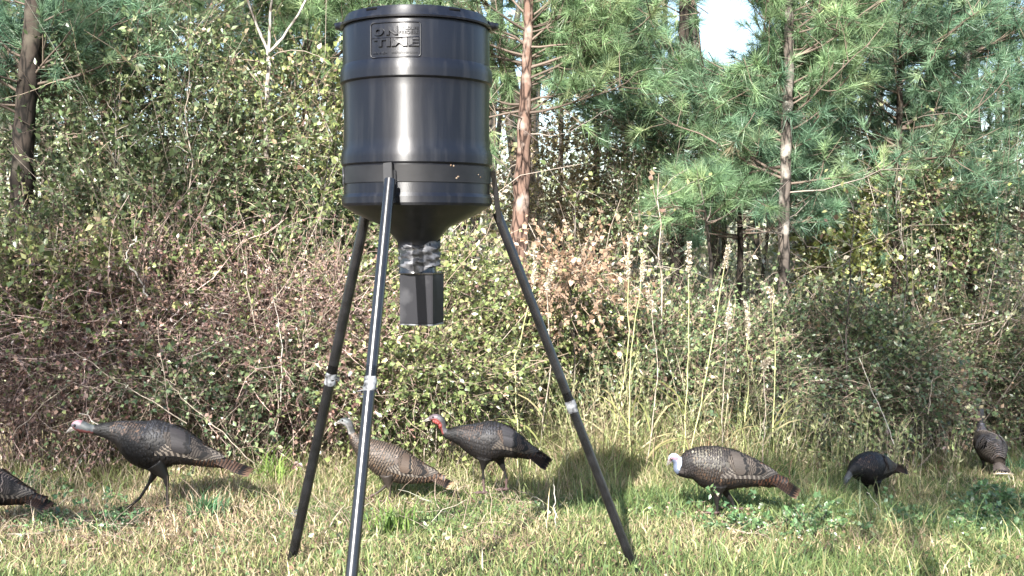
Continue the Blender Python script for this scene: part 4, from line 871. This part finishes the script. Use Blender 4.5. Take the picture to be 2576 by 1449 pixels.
# 4 white headed tom
k = zc(1920, 1280, 4.528); D, B_ = place(1835, 1292)
turkey('bronze tom with a white head and hunched neck, right of the feeder', (1835, 1292), B_, D / FPX,
       ringset(k, [(378, 455, 20), (395, 428, 44, .85), (438, 404, 64, .85), (482, 432, 64), (498, 488, 62), (512, 545, 90), (575, 540, 140), (660, 512, 190), (780, 505, 240), (900, 530, 280), (1050, 556, 290), (1200, 570, 270),
        (1350, 585, 232), (1500, 615, 190), (1650, 655, 148), (1790, 700, 105), (1890, 735, 70)], 4.528), 5,
       legset(k, [([(1030, 760, 130, .05), (1020, 900, 72, .05), (1025, 1040, 38, .05), (1022, 1120, 18, .05), (1005, 1270, 17, .05)], True),
                  ([(1110, 760, 130, .05), (1190, 920, 68, .05), (1275, 1050, 34, .05), (1320, 1150, 18, .05), (1385, 1275, 17, .05)], True)], 4.528),
       (k(1700, 640), k(2165, 905), 45), TOM4, hd(HD4, k, (428, 412), (345, 514), 64, 4.528), 4, wing_q=(.16, .92))
# 5 small dark bird, turned towards the camera, head tucked low
k = zc(1920, 1280, 4.528); p5 = at(2192, 1285, 7.7); p5.z = g(p5.x, p5.y)
turkey('small black turkey with lowered head and both legs together, near the right', (k(1140, 1275)[0], k(1140, 1275)[1]), p5, .72 / 350,
       ringset(k, [(330, 780, 20), (350, 740, 46, .85), (390, 690, 62, .85), (430, 650, 60), (470, 610, 70), (530, 575, 100), (600, 550, 145), (700, 540, 195), (820, 540, 245), (950, 560, 285), (1080, 575, 295), (1220, 585, 275),
        (1360, 600, 235), (1500, 625, 185), (1640, 650, 130), (1760, 670, 90), (1850, 690, 60)], 4.528), 4,
       legset(k, [([(1090, 790, 120, .045), (1110, 940, 60, .045), (1130, 1050, 30, .045), (1135, 1150, 17, .045), (1140, 1270, 16, .045)], True),
                  ([(1120, 790, 120, .045), (1140, 940, 60, .045), (1160, 1050, 30, .045), (1165, 1150, 17, .045), (1180, 1270, 16, .045)], True)], 4.528),
       (k(1700, 640), k(2150, 730), 45), TOM3, hd(HD2, k, (400, 690), (345, 800), 60, 4.528), 5, yaw=math.radians(36), voxel=.0055)
# 6 hen walking away, neck up
k = lambda x, y: (x, y); p6 = at(2484, 1192, 10.4); p6.z = g(p6.x, p6.y)
turkey('hen seen from behind with raised neck and banded tail, far right', (0, 0), p6, .00106,
       [(-345, -535, 10), (-335, -550, 24, .8), (-305, -560, 32, .8), (-270, -548, 32), (-255, -505, 27), (-248, -440, 30), (-235, -380, 44), (-190, -325, 72), (-110, -290, 100), (-20, -275, 118), (70, -268, 122), (160, -255, 110), (240, -235, 86), (300, -218, 62), (340, -208, 42)], 5,
       [([(10, -220, 55, .05), (20, -150, 30, .05), (40, -110, 14, .05), (30, -60, 9, .05), (10, -3, 8, .05)], True), ([(10, -220, 55, .05), (25, -150, 30, .05), (45, -110, 14, .05), (40, -60, 9, .05), (30, -3, 8, .05)], True)],
       ((280, -200), (520, -130), 20), dict(HEN, back=(.16, .155, .17), cov=(.19, .175, .18), cov2=(.18, .17, .18), sec=(.17, .15, .14), neck=(.14, .135, .15), shoulder=(.18, .17, .18), tip=(.34, .29, .25), tiprump=(.26, .21, .18), breast=(.10, .095, .095), rump=(.13, .115, .105), tail=(.13, .11, .10), tailtip=(.5, .42, .32)),  # greys also brightened in the colour to make up for missing light
       dict(HD2, at=(-310, -562), beak=(-375, -545), r=30, crown=(.35, .36, .38), face=(.45, .46, .48)), 6, yaw=math.radians(-98), width=.95, tail_spread=.24, ntail=12, voxel=.0055)
# 7 bird cut by the left edge
k = zc(840, 1100, 2.587); D7, B_ = place(-22, 1318); s7 = 1.12
f7 = (-22, 1318)
def k7(x, y):
    X_, Y_ = k(x, y); return ((X_ - 1143.5) * s7 + 137, (Y_ - 1215.7) * s7 + 1270)
turkey('turkey at the left edge showing only its rump and brown tail', f7, B_, D7 / FPX,
       [(*k7(x, y), rr * s7 / 2.587 / 1.19255) + tuple(o) for x, y, rr, *o in [(458, 412, 9), (472, 410, 20), (497, 410, 30, .85), (527, 425, 33, .85), (545, 458, 28), (556, 500, 28), (580, 548, 42), (625, 595, 66), (695, 645, 98), (780, 695, 122), (870, 742, 134), (960, 782, 118),
        (1050, 808, 94), (1130, 830, 66), (1200, 848, 42), (1240, 860, 28)]], 5,
       [([(*k7(x, y), rr * s7 / 2.587 / 1.19255, sd) for x, y, rr, sd in L], True) for L in
        ([(840, 820, 60, .05), (850, 900, 32, .05), (862, 950, 15, .05), (858, 990, 10, .05), (880, 1062, 10, .05)], [(860, 820, 60, .05), (880, 900, 30, .05), (900, 950, 14, .05), (890, 990, 10, .05), (915, 1062, 9, .05)])],
       (k7(1130, 825), k7(1355, 908), 30), dict(TOM, tip=(.26, .20, .17), back=(.08, .06, .055), cov=(.10, .07, .06), tail=(.055, .03, .02), tailtip=(.07, .04, .03)), dict(HD1, at=k7(498, 408), beak=k7(430, 428), r=32 * s7 / 2.587 / 1.19255), 7)

# ------------------------------------------------------------------ the barrel feeder on its tripod
def mat_plastic():
    m, t, p, o = nodes('black_plastic')
    tc = N(t, 'ShaderNodeTexCoord')
    nz = N(t, 'ShaderNodeTexNoise'); nz.inputs['Scale'].default_value = 7; nz.inputs['Detail'].default_value = 8; nz.inputs['Roughness'].default_value = .65
    t.links.new(tc.outputs['Object'], nz.inputs['Vector'])
    cr = N(t, 'ShaderNodeValToRGB'); cr.color_ramp.elements[0].color = (.003, .0035, .006, 1); cr.color_ramp.elements[1].color = (.006, .007, .012, 1)
    t.links.new(nz.outputs[0], cr.inputs[0])
    mp = N(t, 'ShaderNodeMapping'); mp.inputs['Scale'].default_value = (22, 22, 1.6); t.links.new(tc.outputs['Object'], mp.inputs[0])
    st = N(t, 'ShaderNodeTexNoise'); st.inputs['Scale'].default_value = 1.5; st.inputs['Detail'].default_value = 7; t.links.new(mp.outputs[0], st.inputs['Vector'])
    sr = N(t, 'ShaderNodeValToRGB'); sr.color_ramp.elements[0].position = .50; sr.color_ramp.elements[1].position = .85; sr.color_ramp.elements[1].color = (.5, .5, .5, 1); t.links.new(st.outputs[0], sr.inputs[0])
    dm = N(t, 'ShaderNodeMixRGB'); t.links.new(sr.outputs[0], dm.inputs[0]); t.links.new(cr.outputs[0], dm.inputs[1]); dm.inputs[2].default_value = (.035, .035, .038, 1); t.links.new(dm.outputs[0], p.inputs['Base Color'])
    mr = N(t, 'ShaderNodeMapRange'); mr.inputs['To Min'].default_value = .34; mr.inputs['To Max'].default_value = .43
    t.links.new(nz.outputs[0], mr.inputs[0]); t.links.new(mr.outputs[0], p.inputs['Roughness'])
    n2 = N(t, 'ShaderNodeTexNoise'); n2.inputs['Scale'].default_value = 260; n2.inputs['Detail'].default_value = 3
    n3 = N(t, 'ShaderNodeTexNoise'); n3.inputs['Scale'].default_value = 9
    t.links.new(tc.outputs['Object'], n2.inputs['Vector']); t.links.new(tc.outputs['Object'], n3.inputs['Vector'])
    b1 = N(t, 'ShaderNodeBump'); b1.inputs['Strength'].default_value = .25; b1.inputs['Distance'].default_value = .0008
    b2 = N(t, 'ShaderNodeBump'); b2.inputs['Strength'].default_value = .15; b2.inputs['Distance'].default_value = .006
    t.links.new(n2.outputs[0], b1.inputs['Height']); t.links.new(n3.outputs[0], b2.inputs['Height']); t.links.new(b2.outputs[0], b1.inputs['Normal']); t.links.new(b1.outputs[0], p.inputs['Normal'])
    p.inputs['Specular IOR Level'].default_value = .6
    tg = N(t, 'ShaderNodeTangent', direction_type='RADIAL', axis='Z'); t.links.new(tg.outputs[0], p.inputs['Tangent'])
    p.inputs['Anisotropic'].default_value = .85; p.inputs['Anisotropic Rotation'].default_value = .25; return m
M['plastic'] = mat_plastic()
M['steel_black'] = mat_noise('black_painted_steel', (.005, .005, .006), (.011, .011, .013), 18, .26, .8, .2, bscale=60, bdist=.0015)
M['steel_band'] = mat_noise('worn_black_band', (.006, .006, .0075), (.012, .012, .014), 10, .42, .4, .2, bdist=.002)
M['rust'] = mat_noise('rust_spots', (.10, .05, .025), (.30, .24, .18), 60, .9, .1, .4, bdist=.002)
M['worn'] = mat_noise('worn_grey_tape', (.010, .010, .012), (.26, .27, .285), 34, .5, .4, .5, bscale=50, bdist=.004)
M['foil'] = mat_noise('silver_tape', (.03, .03, .034), (.16, .16, .17), 30, .42, .5, .3, bdist=.004)
M['foil'].node_tree.nodes['Principled BSDF'].inputs['Metallic'].default_value = .35
M['box_steel'] = mat_noise('scuffed_black_box', (.007, .007, .010), (.075, .075, .08), 7, .6, .4, .15, detail=10, lo=.52, hi=.80, bdist=.002)
M['hollow'] = mat_noise('slot_shade_black', (.003, .003, .003), (.006, .006, .006), 10, .9, .1, 0)  # near-black colour stands in for the shade inside the lid slots
FD = 4.39; ax0 = at(1050, 580, FD); AX = Vector((ax0.x, ax0.y, 0)); RB = .2895
def zf(Y): return at(1050, Y, FD - RB).z             # height of a mark seen on the front of the drum
def ze(Y): return at(1050, Y, FD).z                  # height of a mark seen on its silhouette
feed = thing('game_feeder', 'black barrel feeder with ribbed drum and cone hanging on three black legs', 'deer feeder', (AX.x, AX.y, g(AX.x, AX.y)))
FO = np.array(feed.location)
def lathe(name, prof, mat, parent=feed, n=96, closed=False, ang=32):
    prof = [(max(a, 1e-4), b) for a, b in prof]; th = np.arange(n) * 2 * np.pi / n
    V = np.array([[AX.x + r_ * math.cos(t_), AX.y + r_ * math.sin(t_), z_] for r_, z_ in prof for t_ in th]) - FO
    F = [(i * n + j, i * n + (j + 1) % n, (i + 1) * n + (j + 1) % n, (i + 1) * n + j) for i in range(len(prof) - 1) for j in range(n)]
    F = [f[::-1] for f in F] if prof[0][1] > prof[-1][1] else F
    o = mesh_np(name, V, F, mat, parent, smooth=True); return sharp(o, ang)
R0 = RB
zt = zf(47); zr1, zr2 = zf(152), zf(191); zl1, zl2 = zf(372), zf(408); zb1, zb2 = zf(413), zf(457); zk1 = zf(489); zk2 = ze(521)
def rib(z1, z2, d): return [(R0, z1 + .013), (R0 + d, z1 - .005), (R0 + d + .001, (z1 + z2) / 2), (R0 + d, z2 + .004), (R0 + d - .002, z2 + .001), (R0 + .001, z2 - .003), (R0, z2 - .006)]
zc_bot = ze(606)
prof = [(R0 - .012, zt + .012), (R0 - .004, zt + .008), (R0, zt - .004)] + rib(zr1, zr2, .010) + [(R0 - .0025 * math.sin(math.pi * i / 10) ** 1, zr2 - .01 + (zl1 + .02 - zr2 + .01) * i / 10) for i in range(1, 10)] + rib(zl1, zl2, .009) + [(R0, zb2 - .004), (R0, zk1 + .008), (R0 + .009, zk1 - .006), (R0 + .008, zk2 + .012), (R0 + .002, zk2 + .002), (R0 - .008, zk2 - .004)]
drum = lathe('drum', prof, M['plastic'], ang=28)
lathe('funnel', [(R0 - .006, zk2 - .003), (R0 - .05, zk2 - .030), (.13, zc_bot + .055), (.088, zc_bot + .008), (.080, zc_bot - .004), (.078, zc_bot - .03)], M['plastic'])
ztop = zf(8)
lid = lathe('lid', [(R0 - .016, zt + .010), (R0 + .009, zt + .010), (R0 + .011, zt + .016), (R0 + .002, zt + .024), (R0 - .008, ztop - .012), (R0 - .014, ztop - .002), (R0 - .024, ztop + .001), (R0 - .03, ztop - .004), (.10, ztop + .006), (0, ztop + .008)], M['plastic'])
def surf(a, z, r_): return np.array([AX.x + r_ * math.sin(a), AX.y - r_ * math.cos(a), z])     # a = 0 faces the camera, + to the right
def patch(name, a0, a1, z0, z1, r_, depth, mat, parent, n=12, round_=0.0):
    V = []; F = []
    for i in range(n + 1):
        a = a0 + (a1 - a0) * i / n; e = min(i, n - i) / max(n * .25, 1); k = min(e, 1); zz0, zz1 = (z0 + (z1 - z0) * round_ * (1 - k) * .5, z1 - (z1 - z0) * round_ * (1 - k) * .5)
        for r2, z in ((r_, zz0), (r_ + depth, zz0), (r_ + depth, zz1), (r_, zz1)): V.append(surf(a, z, r2) - FO)
    for i in range(n):
        for j in range(4): F.append((i * 4 + j, (i + 1) * 4 + j, (i + 1) * 4 + (j + 1) % 4, i * 4 + (j + 1) % 4))
    F += [(0, 1, 2, 3), (n * 4 + 3, n * 4 + 2, n * 4 + 1, n * 4)]
    return mesh_np(name, V, F, mat, parent)
for aa in (-.55, .62): patch('slot_shade', aa - .085, aa + .085, zt + .040, zt + .049, R0 - .010, .0042, M['hollow'], lid)  # dark raised strips, painted shade of the slot openings
for aa in (-math.pi / 2 - .02, math.pi / 2 + .02, math.pi - .3):
    V = []; F = []
    for i, t_ in enumerate(np.linspace(-1, 1, 13)):
        a = aa + t_ * .14; ro = R0 + .034 * math.sqrt(max(0, 1 - t_ * t_)) + .003
        for r2, z in ((R0 - .006, zt + .040), (ro, zt + .034), (ro - .004, zt + .014), (R0 - .006, zt + .008)): V.append(surf(a, z, r2) - FO)
    for i in range(12):
        for j in range(4): F.append((i * 4 + j, (i + 1) * 4 + j, (i + 1) * 4 + (j + 1) % 4, i * 4 + (j + 1) % 4))
    mesh_np('lid_ear', V, F, M['plastic'], lid)
# steel band round the drum, with its brackets
band = lathe('steel_band', [(R0 + .0005, zb2), (R0 + .004, zb2 + .001), (R0 + .004, zb1 - .001), (R0 + .0005, zb1)], M['steel_band'])
rr = np.random.RandomState(5)
for a_, z_ in [(.52, zb1 - .006), (.56, zb1 - .008), (.60, zb2 + .012), (.62, zb2 + .018), (1.0, zb2 + .03), (1.05, zb2 + .02)]:
    patch('rust_spot', a_, a_ + rr.uniform(.02, .04), z_, z_ + rr.uniform(.004, .008), R0 + .0042, .0006, M['rust'], band, 4, .8)
patch('band_seam', -1.27, -1.22, zb2 - .004, zb1 + .001, R0 + .004, .004, M['worn'], band, 2)
# moulded name plate
PM = 1.119e-4; pa0 = -.058 / RB
def plate_pt(px, py, dep): return surf(pa0 + (px - 1070) * PM / RB, zf(98) - (py - 760) * PM, RB + dep)
def rrect(x0, y0, x1, y1, rad, k=6):
    out = []
    for cx, cy, a in ((x1 - rad, y0 + rad, -90), (x1 - rad, y1 - rad, 0), (x0 + rad, y1 - rad, 90), (x0 + rad, y0 + rad, 180)):
        for i in range(k + 1):
            t_ = math.radians(a + 90 * i / k); out.append((cx + rad * math.cos(t_), cy + rad * math.sin(t_)))
    dens = []
    for i in range(len(out)):
        a, b = out[i], out[(i + 1) % len(out)]; n_ = max(1, int(math.dist(a, b) / 120))
        for j in range(n_): dens.append((a[0] + (b[0] - a[0]) * j / n_, a[1] + (b[1] - a[1]) * j / n_))
    return dens
pp = np.array([plate_pt(x, y, .001) for x, y in rrect(190, 190, 1950, 1330, 110)] ); pp = np.concatenate([pp, pp[:1]])
V, F = tubes(pp[None], np.full((1, len(pp)), .0030), 8)
plate = mesh_np('name_plate_rim', V - FO, F, M['plastic'], feed, smooth=True)
def raised(txt, box, dep, bold=.02, name='lettering'):
    cu = bpy.data.curves.new('t', 'FONT'); cu.body = txt; cu.extrude = .5; cu.offset = bold; cu.resolution_u = 3
    o = bpy.data.objects.new('t', cu); C.objects.link(o); dg = bpy.context.evaluated_depsgraph_get()
    me = bpy.data.meshes.new_from_object(o.evaluated_get(dg)); bpy.data.objects.remove(o)
    bm = bmesh.new(); bm.from_mesh(me); bmesh.ops.triangulate(bm, faces=bm.faces)
    xs = [v.co.x for v in bm.verts]; ys = [v.co.y for v in bm.verts]; x0, x1, y0, y1 = min(xs), max(xs), min(ys), max(ys)
    for v in bm.verts:
        px = box[0] + (v.co.x - x0) / (x1 - x0) * (box[2] - box[0]); py = box[3] - (v.co.y - y0) / (y1 - y0) * (box[3] - box[1])
        v.co = Vector(plate_pt(px, py, dep if v.co.z > 0 else -.002) - FO)
    return mesh_bm(name, bm, M['plastic'], plate, smooth=False)
raised('O', (330, 345, 700, 620), .007, .07); raised('N', (780, 335, 1200, 610), .007, .07)
raised('TIME', (330, 720, 1890, 985), .007, .05)
patch('plate_bar', pa0 + (270 - 1070) * PM / RB, pa0 + (1885 - 1070) * PM / RB, zf(98) - (712 - 760) * PM, zf(98) - (672 - 760) * PM, RB - .002, .0065, M['plastic'], plate)
raised('WILDLIFE', (1235, 350, 1880, 455), .003, .02); raised('FEEDERS', (1235, 485, 1880, 590), .003, .02)
raised('Made in USA', (290, 1150, 820, 1230), .002, .01); raised('ontimefeeders.com', (965, 1145, 1850, 1225), .002, .01)
# legs: bracket, upper tube, worn joint, lower tube
def tube_pts(name, A, B, r_, mat, parent, n=20, caps=True, k=2):
    V, F = tubes(np.array([[list(A.lerp(B, i / (k - 1))) for i in range(k)]]), np.full((1, k), r_), n)
    F = list(map(list, F)); m = len(V) // n; a = len(V); V = np.concatenate([V, [V[:n].mean(0)], [V[-n:].mean(0)]])
    F += [[a, (j + 1) % n, j] for j in range(n)] + [[a + 1, (m - 1) * n + j, (m - 1) * n + (j + 1) % n] for j in range(n)]
    return sharp(mesh_np(name, V - FO, F, mat, parent, smooth=True), 40)
def leg(top, bottom, dt, db, joint, brk, rj, rad=.0205):
    T = at(*top, dt); Bt = at(*bottom, db); d = (Bt - T)
    k = (g(Bt.x, Bt.y) - .04 - T.z) / d.z; G = T + d * k; J = T + d * ((at(*joint, dt).z - T.z) / d.z) if False else None
    # fraction along the leg at which the joint is seen
    fr = min(np.linspace(0, 1, 400), key=lambda f: abs(px_y(T + d * f) - joint))
    J = T + d * fr
    up = tube_pts('leg', T, J, rad, M['steel_black'], feed)
    tube_pts('lower_tube', J - d.normalized() * .06, G, rad * (1.0 if not rj else rj), M['steel_black'], up)
    # worn wrap of pale tape at the joint
    V, F = tubes(np.array([[list(J + d.normalized() * q) for q in np.linspace(-.022, .030, 9)]]), (rad + .0022 + rr.normal(0, .0010, (1, 9))), 14)
    V = V + rr.normal(0, .0010, V.shape); mesh_np('joint_tape', V - FO, F, M['worn'], up, smooth=True)
    return up, T, d.normalized()
def px_y(P):
    v = P - Vector((0, 0, EYE)); fwd = v.y * cp - v.z * sp_; upc = v.y * sp_ + v.z * cp; return 724.5 - FPX * upc / fwd
def box_between(name, A, B, wx, wy, mat, parent, side):
    d = (B - A).normalized(); s = side - d * side.dot(d); s.normalize(); n = d.cross(s)
    V = [list(P + s * a * wx + n * b * wy) for P in (A, B) for a, b in ((-1, -1), (1, -1), (1, 1), (-1, 1))]
    F = [(0, 1, 2, 3), (7, 6, 5, 4), (0, 4, 5, 1), (1, 5, 6, 2), (2, 6, 7, 3), (3, 7, 4, 0)]
    bm = bmesh.new(); vs = [bm.verts.new(np.array(v) - FO) for v in V]; [bm.faces.new([vs[i] for i in f]) for f in F]
    bmesh.ops.recalc_face_normals(bm, faces=bm.faces); bmesh.ops.bevel(bm, geom=bm.edges[:], offset=.0022, segments=2, affect='EDGES')
    return mesh_bm(name, bm, mat, parent, smooth=False)
l1, T1, d1 = leg((981, 452), (891, 1378), 4.062, 3.56, 965, None, None)
box_between('bracket', at(978, 411, 4.10), at(980, 470, 4.085), .0175, .016, M['steel_band'], l1, Vector((1, -.3, 0)))
box_between('gusset', at(994, 430, 4.115), at(995, 512, 4.10), .010, .022, M['steel_black'], l1, Vector((1, -.3, 0)))
l2, T2, d2 = leg((1250, 535), (1575, 1378), 4.42, 4.55, 1020, None, None, .0195)
box_between('bracket', at(1240, 430, 4.40), at(1257, 560, 4.42), .0105, .016, M['steel_black'], l2, Vector((1, 0, 0)))
l3, T3, d3 = leg((928, 500), (741, 1378), 4.62, 4.86, 950, None, None, .0225)
box_between('bracket', at(930, 440, 4.60), at(928, 520, 4.62), .016, .016, M['steel_black'], l3, Vector((1, .3, 0)))
# loose white string knotted at the tape
for J_, nme in ((at(922, 985, 3.80), 'a'), (at(833, 950, 4.86), 'b'), (at(752, 1285, 5.0), 'c')):
    P_ = []
    for q in range(5):
        c = np.array(J_) + rr.normal(0, .008, 3); P_.append([c + np.array([.026 * math.cos(t_ + q), .026 * math.sin(t_ + q), .006 * math.sin(2 * t_ + q)]) * (1 + .2 * q / 5) + rr.normal(0, .003, 3) for t_ in np.linspace(0, 5.5, 9)])
    V, F = tubes(np.array(P_), np.full((5, 9), .0012), 4); mesh_np('string', V - FO, F, M['worn'], l1 if nme == 'a' else l3)
# spout with crumpled silver tape, corn residue and the timer box
zs0, zs1 = ze(600), ze(686)
lathe('spout', [(.076, zs0), (.074, zs1 + .01), (.078, zs1)], M['steel_black'], n=40)
n1, n2 = 64, 14; V = []; F = []
nzv = rr.normal(0, 1, (n2, n1)); a_ = np.arange(n1) * 2 * np.pi / n1; zz = np.linspace(ze(612), ze(674), n2)
for i in range(n2):
    for j in range(n1):
        t_ = a_[j]; w_ = .0045 * math.sin(3 * t_ + i * 1.3) + .003 * math.sin(7 * t_ - i * 2.1) + .0016 * nzv[i, j]
        edge = (.012 * math.sin(2.2 * t_ + 1) + .006 * math.sin(5 * t_)) if i in (0, n2 - 1) else 0
        V.append(np.array([AX.x + .008 + (.081 + w_) * math.cos(t_), AX.y + (.081 + w_) * math.sin(t_), zz[i] + edge]) - FO)
for i in range(n2 - 1):
    for j in range(n1): F.append((i * n1 + j, i * n1 + (j + 1) % n1, (i + 1) * n1 + (j + 1) % n1, (i + 1) * n1 + j))
mesh_np('silver_tape', V, F, M['foil'], feed)
b = Bag()
for i in range(90):
    t_ = rr.uniform(0, 6.28); c = np.array([AX.x + .004 + rr.uniform(.045, .073) * math.cos(t_), AX.y + rr.uniform(.045, .073) * math.sin(t_), ze(688) + rr.uniform(.002, .010)]) - FO
    bm = bmesh.new(); bmesh.ops.create_icosphere(bm, subdivisions=1, radius=.0042); vv = np.array([v.co[:] for v in bm.verts]) * [1, .8, .9] + c; ff = np.array([[v.index for v in f.verts] for f in bm.faces]); bm.free()
    b.add(vv, ff, np.array([(.60, .40, .14), (.55, .30, .16), (.66, .52, .30)][i % 3]))
cg = b.build('corn', M['twig'], None, 'stuff'); cg.location = FO; cg['label'] = 'yellow corn kernels lying on the box top'; 
yaw = math.radians(24); cb_, sb_ = math.cos(yaw), math.sin(yaw)
zt_, zb_ = ze(689), ze(812); cxb = at(1061, 700, FD); 
def boxm(name, hx, hy, z0, z1, mat, parent, tx=1.0, bev=.003, dx=0, dy=0):
    bm = bmesh.new(); vs = []
    for z, k_ in ((z0, tx), (z1, 1.0)):
        for a, b_ in ((-1, -1), (1, -1), (1, 1), (-1, 1)):
            lx, ly = a * hx * k_ + dx, b_ * hy * k_ + dy; vs.append(bm.verts.new(np.array([cxb.x + lx * cb_ + ly * sb_ * -1, cxb.y + lx * sb_ + ly * cb_, z]) - FO))
    for f in ((0, 1, 2, 3), (7, 6, 5, 4), (0, 4, 5, 1), (1, 5, 6, 2), (2, 6, 7, 3), (3, 7, 4, 0)): bm.faces.new([vs[i] for i in f])
    bmesh.ops.recalc_face_normals(bm, faces=bm.faces); bmesh.ops.bevel(bm, geom=bm.edges[:], offset=bev, segments=2, affect='EDGES')
    return mesh_bm(name, bm, mat, parent, smooth=False)
yaw = -math.radians(17); cb_, sb_ = math.cos(yaw), math.sin(yaw)
bx = boxm('timer_box', .071, .064, zb_, zt_, M['box_steel'], feed, .985)
boxm('box_lid', .075, .068, zt_ + .0005, zt_ + .007, M['steel_black'], bx, 1.0, .002)
boxm('box_lip', .0705, .0635, zb_ - .006, zb_ - .0005, M['worn'], bx, 1.0, .001)
for a, b_ in ((-.055, -.0655), (.055, -.0655)):
    pass

for A_, r_ in ((at(978, 430, 4.083), .0045), (at(978, 455, 4.078), .0045), (at(994, 500, 4.078), .004)):
    bm = bmesh.new(); bmesh.ops.create_cone(bm, cap_ends=True, segments=6, radius1=r_, radius2=r_, depth=.006); bmesh.ops.rotate(bm, verts=bm.verts, matrix=Matrix.Rotation(math.pi / 2, 3, 'X'))
    bmesh.ops.translate(bm, verts=bm.verts, vec=np.array(A_) - FO); mesh_bm('bolt', bm, M['box_steel'], l1, smooth=False)
